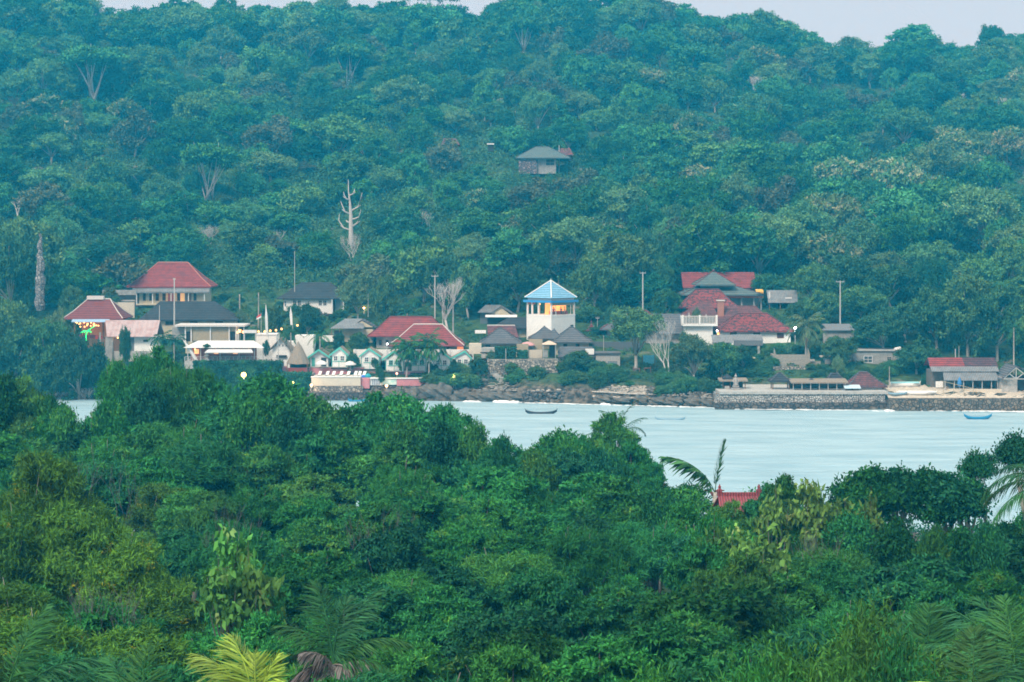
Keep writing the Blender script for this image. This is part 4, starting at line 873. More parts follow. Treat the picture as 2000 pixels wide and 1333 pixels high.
# --- pair of red-roofed houses
b = B('red_roof_house', 'grey-walled house under a long red roof, rearmost of the overlapping pair', 735, 850, 684, Y=371)
b.wall(M_grey, 657, depth=7); b.hip(M_tred, 718, 880, 656, 759, 842, 621, -1.4, 10, cap=M_tmar, flare=.2)
for a in (740, 753, 766): b.win(a, a + 6, 664, 675, nx=1, ny=1, fm=M_wood, pm=M_dark)
b.lamp(757, 672, -.8, E_white, .2, 30, (1, .9, .8))
b = B('red_roof_house', 'red-roofed house with a pale ridge, foremost of the overlapping pair', 772, 902, 690, Y=366)
b.wall(M_grey, 675, depth=7); b.hip(M_tred, 758, 907, 674.5, 806, 863, 636, -1.4, 10, cap=M_ridge, flare=.22)
b.win(872, 878, 678, 683, fm=M_wood, pm=M_dark, nx=1, ny=1); b.box('orange_light_spot', mat('orange_glow', (1, .3, .1), .8, emit=.9), 893, 905, 676.5, 683.5, -.3, -.05)  # glowing box painted in for the orange light spot under the eave
# --- shed with cream gable, and black long roof
b = B('gabled_shed', 'dark timber shed with a cream gable below the hill woods', 938, 1004, 636, cat='shed', Y=384)
b.wall(M_dark, 612, 952, 1002, 0, 6, name='wall'); b.wall(mat('grey_timber', (.13, .15, .15), .9), 610, 938, 951.8, .3, 6, name='side_wall')
b.side(M_tin, 933, 965, 610, 948, 978, 597.5, -.6, 10); b.ends(M_cream, 956, 998, 616, 978, 600, -.1); b.gable(M_tin, 950, 1008, 616.5, 598, -.4, 7, ru=978); b.awn(M_awn, 948, 1010, 615, 619, -1.4, -.4)
b = B('long_house', 'long grey house with a black roof at the foot of the blue-roofed tower', 968, 1060, 666, Y=374)
b.wall(M_cream, 641, 1009, 1060, 0, 6); b.wall(M_grey, 641, 968, 1008.8, .2, 5.6, name='side_wall'); b.hip(M_tblk, 962, 1073, 641, 994, 1066, 621.5, -1, 8.5, cap=None)
b = B('maroon_gable_house', 'small house with a faded maroon roof and white gable by the terrace huts', 950, 1010, 672, Y=368.5)
b.wall(M_white, 660, depth=5); b.side(M_tmo2, 953, 1014, 661, 951, 1006, 638, -.7, 7, cap=M_ridge)
# --- blue-roofed tower, one corner towards the water
b = B('lookout_tower', 'white tower with a bright blue pyramid roof and a lit upper dining room', 1029, 1127, 652, cat='tower', Y=369, rz=math.radians(45))
b.o.location.x = (1076.5 - 1000) / F * 369; b.o.location.y = 372.0; b.k = 372 / F
S = 6.55; hs = S / 2; Z = b.Z
MB().box(-hs, hs, -hs, hs, -2.5, Z(619)).build('wall', M_white, b.o)
MB().box(-hs - .03, hs + .03, -hs - .03, hs + .03, Z(618.9), Z(615.5)).build('parapet', M_white, b.o)
s2 = hs - .15; MB().box(-s2, s2, -s2, s2, Z(592), Z(582)).build('ceiling_band', M_ridge, b.o)
e_ = 3.75; th = .3; MB().box(-e_, e_, -e_, e_, Z(592), Z(587.5)).build('blue_slab', mat('blue_slab_paint', (.05, .28, .62), .6), b.o)
e2 = 3.55; v = [(-e2,-e2,Z(583)),(e2,-e2,Z(583)),(e2,e2,Z(583)),(-e2,e2,Z(583)),(0,0,Z(550))]
rf = MB().add(v, [(0,1,4),(1,2,4),(2,3,4),(3,0,4),(3,2,1,0)]).build('roof', M_tblue, b.o)
cp = MB()
for i in range(4): cp.tube([Vector(v[i]) + Vector((0,0,.05)), Vector(v[4]) + Vector((0,0,.05))], [.13, .13], 5)
cp.tube([v[4], (0, 0, Z(545))], [.04, .03], 5); cp.build('ridge_cap', M_trim, rf)
# local -x,-y corner faces the water: left face = -x side, right face = -y side after a 45 degree turn
c4 = hs - .15
for (x_, y_) in ((-c4,-c4),(c4,-c4),(-c4,c4),(c4,c4),(-c4,.2),(-c4,1.9),(0,c4)): MB().box(x_-.14,x_+.14,y_-.14,y_+.14,Z(615.4),Z(592.1)).build('column', M_white, b.o)
for x_ in (-1.9, 2.2): MB().box(x_-.05,x_+.05,-c4-.05,-c4+.05,Z(615.4),Z(592.1)).build('slim_post', M_trim, b.o)
MB().box(-c4+.3, c4-.3, -1.3, -1.2, Z(615.4), Z(593)).build('glowing_wall', mat('dining_wall_glow', (1, .42, .11), .8, emit=1.25), b.o)  # wall emits its own orange, standing in for lamplight in the room
MB().box(-c4+.2, c4-.2, -c4-.12, -c4-.04, Z(597.5), Z(592.2)).build('bamboo_blind', M_bamb, b.o)
MB().box(-c4-.12, -c4-.04, c4*.35, c4-.2, Z(596), Z(592.2)).build('orange_valance', M_orange, b.o)
MB().box(hs-1.3, hs-.5, -hs-.04, -hs+.02, Z(645), Z(636)).build('window', M_dark, b.o)
for x_, y_ in ((-c4+.9, .9), (-c4+1.6, -.9), (.5, -1.6)): o = MB().ball((x_, y_, Z(595.5)), .2).build('lamp', E_hot, b.o, True)
lamp_light(b.o, (.4, -2.2, Z(597)), 70, (1, .5, .2), .3); lamp_light(b.o, (-1.8, 1.2, Z(597)), 60, (1, .5, .25), .3)
for i in range(5): MB().box(-2.3 + i, -1.7 + i, -2.3, -1.8, Z(615.4), Z(609)).build('chair', M_wood if i % 2 else M_redwood, b.o)
# diners behind the tower's parapet
def person_mesh(seed, shirt):
    rq = random.Random(seed); me = bpy.data.meshes.new('body'); a = rq.uniform(-.15, .15)
    v = [(0,0,.9),(0,.0,1.15),(a*.3,0,1.38),(a*.4,0,1.5),(a*.45,0,1.6),(.19,0,1.4),(.27,-.08,1.15),(.2,-.28,1.08),(-.19,0,1.4),(-.28,-.05,1.15),(-.16,-.27,1.12),(.1,0,.85),(.11,.02,.45),(.12,.0,.05),(-.1,0,.85),(-.11,.02,.45),(-.12,0,.05),(.12,-.12,.02),(-.12,-.12,.02)]
    e = [(0,1),(1,2),(2,3),(3,4),(2,5),(5,6),(6,7),(2,8),(8,9),(9,10),(0,11),(11,12),(12,13),(13,17),(0,14),(14,15),(15,16),(16,18)]
    me.from_pydata(v, e, []); me.materials.append(shirt); r = [.15,.13,.14,.06,.1,.065,.045,.035,.065,.045,.035,.09,.065,.045,.09,.065,.045,.035,.035]
    return me, r
for i_, (x_, y_, cl, lb) in enumerate([(-1.3, -2.0, (.5, .1, .09), 'person in a red shirt standing at the lit tower parapet'), (.6, -2.1, (.06, .08, .16), 'person in dark clothes at the lit tower window, towards the corner'), (1.7, -2.0, (.55, .5, .45), 'person in a pale shirt at the far end of the tower window')]):
    me, r = person_mesh(i_, mat(f'shirt_{i_}', cl, .8)); c45 = math.cos(math.radians(45)); wx = b.o.location.x + (x_ - y_) * c45; wy = b.o.location.y + (x_ + y_) * c45
    t = thing('person', lb, 'person', (wx, wy, b.o.location.z + Z(619) + .004), math.radians(45) + (-.3, .2, .5)[i_]); o_ = obj('body', me, t)
    sk = o_.modifiers.new('skin', 'SKIN'); sv = me.skin_vertices or None
    for q_, rr2 in zip(me.skin_vertices[0].data, r): q_.radius = (rr2, rr2 * .85)
    me.skin_vertices[0].data[0].use_root = True; sb_ = o_.modifiers.new('smooth', 'SUBSURF'); sb_.levels = 1; sb_.render_levels = 1
    MB().ball((0, -.01, 1.66), (.09, .105, .125), 8, 6).build('head', mat('skin', (.35, .2, .13), .7), o_, True); MB().ball((0, .02, 1.7), (.1, .11, .115), 8, 6).build('hair', mat('dark_hair', (.02, .015, .012), .6), o_, True)
MB().box(-hs + .02, hs - .02, -hs + .02, hs - .02, Z(619.2), Z(619) - .002).build('deck', M_wood, b.o)
# --- grey hip-roofed terrace huts
def ghut(u0, u1, base, e0, e1, er, ap, rr, Y, label, wm=M_cream, side=None, lit=False):
    b = B('hip_roofed_hut', label, u0, u1, base, cat='hut', Y=Y); b.wall(wm, er, depth=5.2); b.hip(M_tgrey, e0, e1, er, ap - 4, ap + 4, rr, -1.2, 8.4, cap=M_tgrey, flare=.18)
    if lit: b.box('glow_strip', mat('orange_glow', (1, .3, .1)), u0 + 3, u0 + 24, er + 1, er + 3, -.06, .02)  # emissive strip: orange light under the eave is put into its material
    return b
b = ghut(943, 1012, 690, 936, 1019, 669.5, 977, 643.5, 361.5, 'grey hip-roofed hut beside the dark hedge screen'); b.win(948, 958, 673, 680, fm=M_wood, pm=M_dark, nx=1, ny=1)
b = ghut(1036, 1092, 690, 1032, 1099, 661, 1072, 636, 366, 'tan grey-roofed hut with an orange glowing eave strip, middle one by the tower', M_bamb, lit=True)
b = ghut(1086, 1150, 692, 1078, 1158, 667.5, 1117, 641.5, 362, 'grey hip-roofed hut right below the lookout tower'); b.win(1100, 1108, 672, 679, fm=M_wood, pm=M_dark, nx=1, ny=1); b.win(1124, 1132, 672, 679, fm=M_wood, pm=M_dark, nx=1, ny=1)
b = B('reed_screen', 'tall tan reed screen between the terrace huts', 1009, 1062, 706, cat='screen', Y=359); b.box('screen', M_bamb, 1009, 1032, 672, 706, 0, .15); b.box('screen', M_bamb, 1033, 1060, 664, 700, 2, 2.15)
b.box('low_wall', M_beige, 1032, 1059, 684, 700, .3, .6)
b = B('canvas_kiosk', 'beige square canvas kiosk roof on thin posts over the rubble wall', 1060, 1085, 700, cat='kiosk', Y=356)
b.hip(mat('beige_canvas', (.62, .5, .38), .8), 1059, 1087, 673, 1072, 1074, 666.5, -.4, 3, name='canopy', th=.08)
for u, y in ((1061,-.2),(1085,-.2),(1061,2.2),(1085,2.2)): b.post(M_steel, u, 673, 700, y, .08)
b.box('bar', M_grey, 1062, 1070, 684, 699, .5, 1); b.box('shelf', M_dark, 1073, 1084, 676, 699, 1.6, 2)
parasol(1030, 668, 700, 30, 360.5, 'faded pink parasol among the terrace huts', mat('faded_pink', (.6, .33, .33), .8))
b = B('hedge_screen', 'dark square-cut hedge screen on the terrace edge', 967, 1008, 705, cat='hedge', Y=355)
b.wall(M_dark, 680, depth=1.2, name='frame', bot=705)
def leaf_skin(b, u0, u1, r0, r1, y0, dep, n, m, Lf=.28):
    rg_ = np.random.default_rng(int(u0 * 7)); P = np.stack([rg_.uniform(b.X(u0), b.X(u1), n), y0 + rg_.uniform(-.12, .05, n), rg_.uniform(b.Z(r1), b.Z(r0), n)], 1)
    k_ = n // 5; P[:k_, 1] = y0 + rg_.uniform(0, dep, k_); P[:k_, 2] = b.Z(r0) + rg_.uniform(-.02, .15, k_)
    V, Q = leaf_quads(P, unit(rg_.normal(size=P.shape)), unit(rg_.normal(size=P.shape) * .6 + np.array([0, -1, .4])), np.full(n, Lf), np.full(n, Lf * .7))
    obj('leaves', mesh_np('leaves', V, Q, m, {'v': rg_.random(n), 't': rg_.random(n)}), b.o)
leaf_skin(b, 967, 1008, 680, 705, 0, 1.2, 1500, IVY)
b = B('hedge_screen', 'lower dark hedge beside the square-cut hedge screen', 1010, 1031, 706, cat='hedge', Y=355.3); b.wall(M_dark, 687, depth=1, name='frame', bot=706); leaf_skin(b, 1010, 1031, 687, 706, 0, 1, 800, IVY)
b = B('concrete_steps', 'white and grey concrete block steps beside the sixth gabled hut', 918, 962, 708, cat='wall', Y=358); b.box('wall', M_beige, 916, 940, 672, 692, .5, 3); b.box('wall', M_conc, 940, 966, 680, 700, 0, 3); b.box('slab', M_dark, 938, 968, 688, 690, -.1, -.01)
b.box('slab', M_white, 926, 948, 650, 656, 8, 9)
b = B('rubble_wall', 'rough pale rubble retaining wall below the terrace huts', 952, 1090, 718, cat='wall', Y=353); b.wall(M_rub, 703, depth=4, name='masonry')
b = B('low_grey_house', 'low grey-roofed house with white plaster wall behind the shore shrubs', 1092, 1160, 716, Y=357)
b.wall(M_conc, 697, depth=5); b.side(M_tgrey, 1089, 1162, 697, 1094, 1158, 679, -.6, 6.4); b.box('white_bit', M_white, 1143, 1160, 681, 692, -.9, -.66); b.win(1102, 1110, 699, 706, fm=M_wood, pm=M_dark)
b = B('low_grey_house', 'flat grey concrete block house with a fence on its roof, left of the spreading tree', 1164, 1211, 726, Y=355.5); b.wall(M_conc, 692, depth=5); b.box('roof', M_tgrey, 1162, 1213, 689.5, 692, -.3, 5.3); b.win(1186, 1206, 705, 713, fm=M_conc, pm=mat('grey_blue_shutter', (.18, .23, .26), .8), nx=4, ny=1)
b = B('long_dark_fence', 'long dark boundary wall behind the concrete block house', 1156, 1250, 690, cat='fence', Y=366); b.wall(mat('dark_grey_wall', (.11, .12, .13), .9), 668, depth=.4, name='panel')
b = B('shore_shed', 'small grey timber shed with a pale tin roof standing on the sea wall', 1057, 1104, 762, cat='shed', Y=350)
b.wall(M_conc, 743, depth=3.2); b.side(M_tin, 1061, 1108, 744, 1064, 1105, 736, -.3, 4, th=.1); b.box('doorway', M_dark, 1074, 1078, 745, 761, -.03, .02); b.box('plank_front', M_bamb, 1079, 1100, 745.5, 761, -.05, -.01)
# --- shrine
Ys = 378.; x, z = XZ(1155, 672, Ys); t = thing('temple_shrine', 'small temple shrine with a curved red roof between tower and hip roof', 'shrine', (x, Ys, z))
MB().box(-.45,.45,-.45,.45,-.5,.8).box(-.6,.6,-.6,.6,.8,1.0).build('base', M_carv, t); MB().box(-.4,.4,-.4,.4,1.0,2.4).build('body', mat('cream_cloth', (.6, .55, .45), .8), t)
MB().add([(-1.15,-1.15,2.5),(1.15,-1.15,2.5),(1.15,1.15,2.5),(-1.15,1.15,2.5),(-.45,-.45,3.1),(.45,-.45,3.1),(.45,.45,3.1),(-.45,.45,3.1),(0,0,4.2)],[(0,1,5,4),(1,2,6,5),(2,3,7,6),(3,0,4,7),(4,5,8),(5,6,8),(6,7,8),(7,4,8),(3,2,1,0)]).build('roof', M_tmar, t)
MB().ball((0,0,4.3),.16).tube([(0,0,4.2),(0,0,4.75)],[.06,.02],5).build('finial', M_tmar, t)
# --- right half of the village
b = B('wide_house', 'low house under a dim grey hipped roof behind the spreading tree', 1185, 1272, 665, Y=374)
b.wall(M_grey, 643, depth=8); b.hip(M_tgrey, 1171, 1300, 643, 1234, 1266, 609, -1.4, 11, cap=M_tmar)
b = B('wide_house', 'low house with a plain grey roof running up to the balustraded white terrace', 1262, 1332, 668, Y=371); b.wall(M_grey, 650, depth=7); b.side(M_tgrey, 1255, 1336, 651, 1274, 1333, 614.5, -1, 9)
b = B('balustraded_house', 'white flat-roofed house with a balustraded roof terrace', 1337, 1392, 662, Y=369)
b.wall(M_white, 637, depth=6); b.box('roof_slab', M_white, 1333, 1401, 633, 637, -.8, 6.5)
bl = MB().box(b.X(1333), b.X(1401), -.78, -.6, b.Z(618.5), b.Z(617)).box(b.X(1333), b.X(1401), -.78, -.6, b.Z(633), b.Z(631.5))
for i in range(23): q = b.X(1334 + i * 2.95); bl.box(q, q + .13, -.76, -.62, b.Z(631.5), b.Z(618.5))
bl.build('balustrade', M_ridge, b.o); b.box('backing', M_tteal, 1340, 1396, 622, 632, .5, .6)
for u in (1333, 1366, 1399): b.post(M_white, u, 615.5, 633, -.7, .32, 'pier')
b.box('parapet', M_white, 1333, 1341, 619, 633, -.5, 5)
x, z = XZ(1346, 633, 371); t = thing('rooftop_statue', 'small pale statue standing on the balustraded roof terrace', 'statue', (x, 371, z)); MB().box(-.3,.3,-.3,.3,0,.7).build('pedestal', M_carv, t); MB().tube([(0,0,.7),(0,0,1.0),(0,0,1.5),(0,0,1.75),(0,0,2.0)],[.3,.22,.3,.12,.05],8).ball((0,0,1.95),.17).build('figure', M_carv, t)
x, z = XZ(1379, 633, 371); t = thing('rooftop_statue', 'short pale finial at the terrace corner by the brick chimney', 'statue', (x, 371, z)); MB().box(-.25,.25,-.25,.25,0,.9).build('pedestal', M_carv, t); MB().tube([(0,0,.9),(0,0,1.3),(0,0,1.9)],[.22,.25,.04],7).build('figure', M_carv, t)
# temple-like compound
b = B('long_hall', 'long hall with a bright red tile roof behind the grey-green tiered roof', 1340, 1470, 590, Y=402)
b.wall(M_grey, 562, depth=6); b.side(M_tred, 1333, 1477, 562, 1333, 1477, 532.5, -1, 9.5); 
b = B('tiered_pavilion', 'pavilion with a grey-green two-tiered roof and orange eaves in front of the long hall', 1345, 1488, 606, Y=392)
b.hip(M_tteal, 1330, 1491, 575.5, 1368, 1440, 560, -1.5, 12, cap=M_tmo2, name='lower_roof'); b.wall(M_grey, 555, 1370, 1432, 2, 5, name='upper_wall', bot=562); b.hip(M_tteal, 1358, 1438, 556.5, 1396, 1400, 532, .4, 8, cap=M_tmar)
MB().ball((b.X(1398), 4.4, b.Z(530)), .3).tube([(b.X(1398),4.4,b.Z(532)),(b.X(1398),4.4,b.Z(526))],[.15,.03],5).build('finial', M_tmo2, b.o)
b.wall(M_grey, 577, 1380, 1484, 1.5, 7); b.box('orange_beam', M_orange, 1420, 1489, 578, 582.5, -.4, -.1); b.box('orange_beam', M_gold, 1484, 1491, 567, 583, -.3, 0)
for u in (1400, 1424, 1448, 1472, 1486): b.post(M_grey, u, 582.5, 606, -.25, .3)
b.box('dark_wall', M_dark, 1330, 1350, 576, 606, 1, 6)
b = B('gold_parasol', 'small golden ceremonial parasol at the end of the tiered roof', 1476, 1491, 590, cat='parasol', Y=390); b.awn(M_gold, 1476, 1490, 565.5, 570, -.8, .8, name='canopy'); b.post(M_wood, 1483, 569, 590, 0, .08)
b = B('mossy_roof_house', 'old house with a blotchy dark maroon roof below the tiered pavilion', 1345, 1435, 624, Y=385)
b.wall(M_grey, 602, depth=7); b.hip(M_tmot, 1326, 1443, 601, 1362, 1408, 567, -1.4, 10, cap=M_tmo2, flare=.2)
b = B('low_mossy_roof', 'smaller dark mossy roof in front of the blotchy maroon one', 1330, 1395, 628, Y=381); b.wall(M_grey, 616, depth=5); b.hip(M_tmo2, 1325, 1402, 617, 1375, 1390, 590, -1, 7)
b = B('brick_chimney', 'square orange brick roof box beside the weathered maroon roof', 1402, 1414, 625, cat='chimney', Y=377); b.wall(mat('orange_brick', (.42, .2, .14), .85, (.34, .15, .11), 3), 588, depth=1.2, name='shaft'); b.box('cap', M_ridge, 1400, 1416, 586.5, 588.5, -.2, 1.4)
b = B('weathered_roof_house', 'house with a plain faded maroon roof behind the patchy red one', 1400, 1486, 640, Y=376); b.wall(M_cream, 630, depth=6); b.hip(M_tmo2, 1393, 1512, 633, 1420, 1481, 599, -1, 9.5)
b = B('patchy_roof_house', 'long white house with a patchy bright red and mossy tile roof', 1405, 1544, 673, Y=369)
b.wall(M_white, 647, depth=7); b.hip(M_tmot, 1399, 1552, 647, 1446, 1503, 614, -.7, 8.6, cap=M_tmo2, flare=.15)
for a, c in ((1426,1439),(1471,1485)): b.win(a, c, 648.5, 655, fm=M_wood, pm=M_dark)
b.win(1517.5, 1531, 651, 661, fm=M_wood, pm=mat('dark_red_curtain', (.1, .04, .04), .8), nx=1, ny=1); b.box('terrace_wall', M_darkst, 1480, 1552, 673, 682, -.6, 2)
b.box('glowing_door', E_warm, 1401, 1404, 648, 658, -.2, .3)  # door slab given its own warm glow through the lamp material
b = B('wall_lamp', 'bluish white wall lamp between balustraded and patchy-roofed houses', 1399, 1402, 652, cat='lamp', Y=367); b.post(M_pole, 1400.5, 648, 652, 0, .08); b.lamp(1400.5, 646.5, 0, E_white, .17, 25, (.8, .9, 1))
b = B('street_lamp', 'brilliant white lamp at the corner of the patchy-roofed house', 1551, 1555, 672, cat='lamp', Y=367.5); b.post(M_pole, 1553, 643, 672, 0, .1); b.lamp(1553, 641, -.1, mat('white_flood_lamp', (.85, .93, 1), .5, emit=20), .26, 200, (.85, .93, 1))
b = B('carport', 'dark open shelter with a grey corrugated awning below the patchy-roofed house', 1432, 1490, 696, cat='shelter', Y=364)
b.awn(M_tin, 1430, 1490, 655, 665, -.8, 2.2); b.box('valance', mat('dark_tin', (.16, .17, .18), .6), 1432, 1489, 665.6, 675, -.75, -.65); b.wall(M_dark, 675.5, 1450, 1486, 1.6, 3, bot=696); b.post(M_conc, 1481, 675.4, 696, -.4, .45); b.post(M_conc, 1453, 675.4, 696, -.4, .3)
b = B('carport', 'smaller paler grey awning shelter left of the open shelter', 1393, 1430, 690, cat='shelter', Y=363); b.awn(M_tin, 1391, 1431, 655.5, 669, -.8, 2.2); b.wall(M_grey, 670, 1394, 1429, 0, 3)
b = B('tin_roof_shed', 'open shed with a striped grey tin roof in the trees behind the leaning palm', 1500, 1556, 612, cat='shed', Y=392)
b.side(M_tin, 1499, 1557, 590, 1500, 1560, 568, -1, 7); b.awn(M_tin, 1498, 1554, 584, 591, -1.9, -1.05)
for u in (1501, 1522, 1541, 1555): b.post(M_wood, u, 590.5, 612, -1.5, .14)
b.box('skylight', M_awn, 1500, 1503, 570, 583, -.97, -.9); b.wall(M_dark, 592, 1502, 1554, 1.8, 2.4); b.box('skylight', M_awn, 1532, 1545, 580.5, 583.5, -1.2, -1.1)
b = B('stone_ruin', 'roofless pale block-stone ruin with two pointed corner fins', 1510, 1582, 718, cat='ruin', Y=357)
blk = mat('pale_blocks', (.44, .42, .36), .9, (.34, .32, .28), 2, 0, bands=('Z', .25, .35, .5))
b.wall(blk, 693, depth=.35); b.wall(blk, 693, 1510, 1513.5, .36, 3.5, name='side_wall'); b.wall(blk, 693, 1579, 1582, .36, 3.5, name='side_wall')
for u, w in ((1511, 5), (1578, 4)): MB().prism([(b.X(u), b.Z(692.9)), (b.X(u + w), b.Z(692.9)), (b.X(u + w*.2), b.Z(680))], 0, .3).build('fin', blk, b.o)
b.wall(blk, 706, 1582.3, 1603, .05, .3, name='low_wall'); b.box('window_slab', M_conc, 1582, 1591, 702, 706, -.25, -.02)
b = B('rubble_wall', 'low line of pale rubble below the roofless ruin', 1505, 1602, 724, cat='wall', Y=355); b.wall(M_rub, 717, depth=1.4, name='masonry')
b = B('grey_block_hut', 'grey open concrete hut beside the rounded garden tree', 1612, 1662, 720, cat='hut', Y=358); b.wall(M_conc, 697, 1612, 1628, 0, 3); b.wall(mat('dark_grey_wall', (.11, .12, .13)), 702, 1629, 1647, .6, 2); b.wall(M_conc, 697, 1648, 1663, .1, 3); b.box('lintel', M_beige, 1602, 1619, 695, 698, -.3, 1); b.box('step', M_beige, 1630, 1658, 718.5, 722, -.8, -.05)
b = B('cement_house', 'unpainted flat-roofed cement house with one white-framed window', 1666, 1762, 716, Y=358)
b.wall(M_grey, 686, depth=6); b.box('roof', M_conc, 1664, 1763, 683.5, 686, -.3, 6.2); b.win(1687, 1704, 695.5, 709, fw=.09, ny=2); b.win(1732, 1741, 697, 704, fm=M_conc, pm=M_dark)
b = B('roof_debris', 'small heap of pale cloth on the cement house roof corner', 1744, 1761, 684, cat='cloth heap', Y=358.6); MB().ball((0, 0, .1), (.7, .5, .45)).ball((.45, .1, .25), (.35, .3, .4)).build('cloth', M_awn, b.o)
b = B('dark_long_shed', 'long dark low roof half lost in bushes behind the rounded garden tree', 1610, 1668, 650, cat='shed', Y=368); b.wall(M_grey, 645, depth=4); b.side(mat('dark_tin', (.16, .17, .18)), 1608, 1670, 645, 1610, 1667, 634, -.5, 6)
# --- promenade on its cobbled sea wall
Yw = 331.5
b = B('promenade_wall', 'long cobbled sea wall with a dark wet foot carrying the beach pavilions', 1398, 1732, 797, cat='sea wall', Y=Yw)
b.box('cobbles', M_cob, 1400, 1728, 770, 786, -.5, 9); b.box('dark_foot', M_darkst, 1396, 1744, 786.3, 802, -1.1, 9.2); b.box('top_slab', M_conc, 1404, 1733, 764.5, 769.7, -.75, 15)
MB().add([(b.X(1396), -.5, b.Z(786.2)), (b.X(1399.9), -.5, b.Z(786.2)), (b.X(1399.9), 3, b.Z(786.2)), (b.X(1396), 3, b.Z(786.2)), (b.X(1412), 1.5, b.Z(771))], [(3,2,1,0),(0,1,4),(1,2,4),(2,3,4),(3,0,4)]).build('sloping_end', M_cob, b.o)
def pav(u0, u1, base, e0, e1, er, ap0, ap1, rr, Y, label, m, low=None, wm=None):
    b = B('beach_pavilion', label, u0, u1, base, cat='pavilion', Y=Y, found=.3); b.hip(m, e0, e1, er, ap0, ap1, rr, -.8, (e1 - e0) * b.k * .85, cap=M_tgrey, flare=.15)
    d = (e1 - e0) * b.k * .85 - 1.4
    for u in (u0, u1):
        for y in (-.3, d): b.post(M_wood, u, er + .5, base, y, .16)
    if wm: b.wall(wm, er + 1, depth=d, bot=base)
    else: b.box('platform', M_darkst, u0, u1, base - 4, base, 0, d - .2)
    return b
pav(1509, 1541, 765, 1503, 1546, 744, 1522, 1526, 729, 336, 'dark pointed-roof pavilion nearest the seaside statue', M_tblk)
pav(1573, 1598, 765, 1570, 1602, 753, 1584, 1587, 741, 335, 'smallest dark pointed pavilion under the dry thatch strip', M_tblk)
pav(1619, 1648, 765, 1612, 1655, 746, 1624, 1637, 731, 340, 'dark hipped pavilion behind the dry thatch strip', M_tblk)
b = pav(1664, 1724, 766, 1655, 1732, 754.5, 1682, 1698, 729, 335, 'maroon hip-roofed white pavilion closing the promenade', M_tmo2, wm=M_white)
b = B('thatch_arbour', 'long ragged dry thatch sunshade on thin posts along the promenade', 1545, 1655, 765, cat='arbour', Y=334)
b.awn(M_thatch, 1544, 1656, 741.5, 746.5, -.6, 2.4, name='thatch', th=.22)
for i in range(7): b.post(M_pole, 1549 + i * 17, 746.5, 765, -.2, .12)
b.wall(M_dark, 750, 1546, 1654, 3.4, .3, bot=765, name='dark_backdrop')  # plain near-black sheet behind the posts
b = B('beach_tarp', 'pale blue tarpaulin awning beside the maroon hip-roofed pavilion', 1650, 1676, 766, cat='awning', Y=333.4); b.awn(mat('pale_blue_sheet', (.5, .68, .78), .6), 1648, 1680, 752.5, 758, -.9, .7, name='sheet')
for u in (1652, 1675): b.post(M_wood, u, 757, 766, -.3, .09)
# statue and arbour
x, z = XZ(1437, 765, 334.5); t = thing('seaside_statue', 'grey seated guardian statue on a tiered plinth above the sea wall', 'statue', (x, 334.5, z))
MB().box(-1.3,1.3,-.6,1,0,.35).box(-.75,.75,-.5,.7,.35,.6).box(-.45,.45,-.4,.4,.6,.8).box(-.55,.55,-.5,.5,.8,.95).build('plinth', M_carv, t)
MB().tube([(0,0,.95),(0,0,1.3),(0,0,1.7),(0,0,2.15),(0,0,2.4)],[.5,.42,.3,.36,.15],9).ball((0,-.03,2.62),(.24,.24,.28)).tube([(0,0,2.8),(0,0,3.1)],[.16,.04],6).tube([(-.34,0,2.15),(-.5,-.15,1.75),(-.3,-.4,1.5)],[.12,.1,.09],6).tube([(.34,0,2.15),(.5,-.15,1.75),(.3,-.4,1.5)],[.12,.1,.09],6).build('figure', M_carv, t, True)
b = B('statue_arbour', 'thin-posted thatched arbour behind the seated statue', 1412, 1456, 764, cat='arbour', Y=337); b.awn(M_thatch, 1404, 1460, 739.5, 743, -.8, 2, name='thatch', th=.2); b.hip(M_tblk, 1412, 1432, 739, 1420, 1423, 732, .1, 1.8, name='small_roof')
for u in (1412, 1426, 1442, 1455): b.post(M_wood, u, 742.5, 764, -.2, .13)
b.wall(M_dark, 744, 1414, 1454, 2.4, .3, bot=764, name='dark_back_sheet'); b.box('block', M_conc, 1415, 1424, 754, 764, -.6, .2)  # the back sheet is a plain near-black box
# --- right-hand sea wall, beach and sheds
b = B('rough_sea_wall', 'rough brown stone sea wall below the pale beach', 1740, 2040, 806, cat='sea wall', Y=327.5)
b.box('masonry', M_brownst, 1738, 2045, 779, 806, -.4, 1.5); b.box('buttress', M_brownst, 1789, 1793, 778, 803, -.8, -.41)
b = B('sand_bank', 'bank of pale beach sand and coral rubble behind the rough sea wall', 1740, 2040, 790, cat='beach', Y=329); 
sm = mat('beach_sand', (.62, .55, .44), .95, (.42, .37, .3), 1.1, .5)
bx = MB(); rs_ = random.Random(8); nx_ = 70
for i in range(nx_ + 1):
    u = 1736 + i * 4.5; x = b.X(u)
    for j, (y, rr) in enumerate(((-.2, 779.5), (1.2, 776.5), (3.5, 773.5), (7, 769), (12, 764.5))):
        bx.v.append((x, y, b.Z(rr) * (329 + y) / 329 - 0 + rs_.uniform(-.12, .14) + (.0)))
for i in range(nx_):
    for j in range(4): a = i * 5 + j; bx.f.append((a, a + 5, a + 6, a + 1))
sb = bx.build('sand', sm, b.o, True); b.o['kind'] = 'structure'; del b.o['label']; del b.o['category']; b.o.name = 'beach'
b = B('long_shed', 'long timber shed with a half red, half dark tile roof and grey tin awnings', 1820, 1950, 762, cat='shed', Y=338)
b.side(M_tred, 1817, 1886, 717, 1819, 1886, 700.5, .4, 5, name='red_roof'); b.side(mat('dark_old_tiles', (.09, .05, .06), .9, (.2, .07, .07), 1.4, mid=(.5, .7), bands=('Z', .3, .5, .6)), 1886.2, 1951, 717, 1886.2, 1951, 700.5, .4, 5, name='dark_roof')
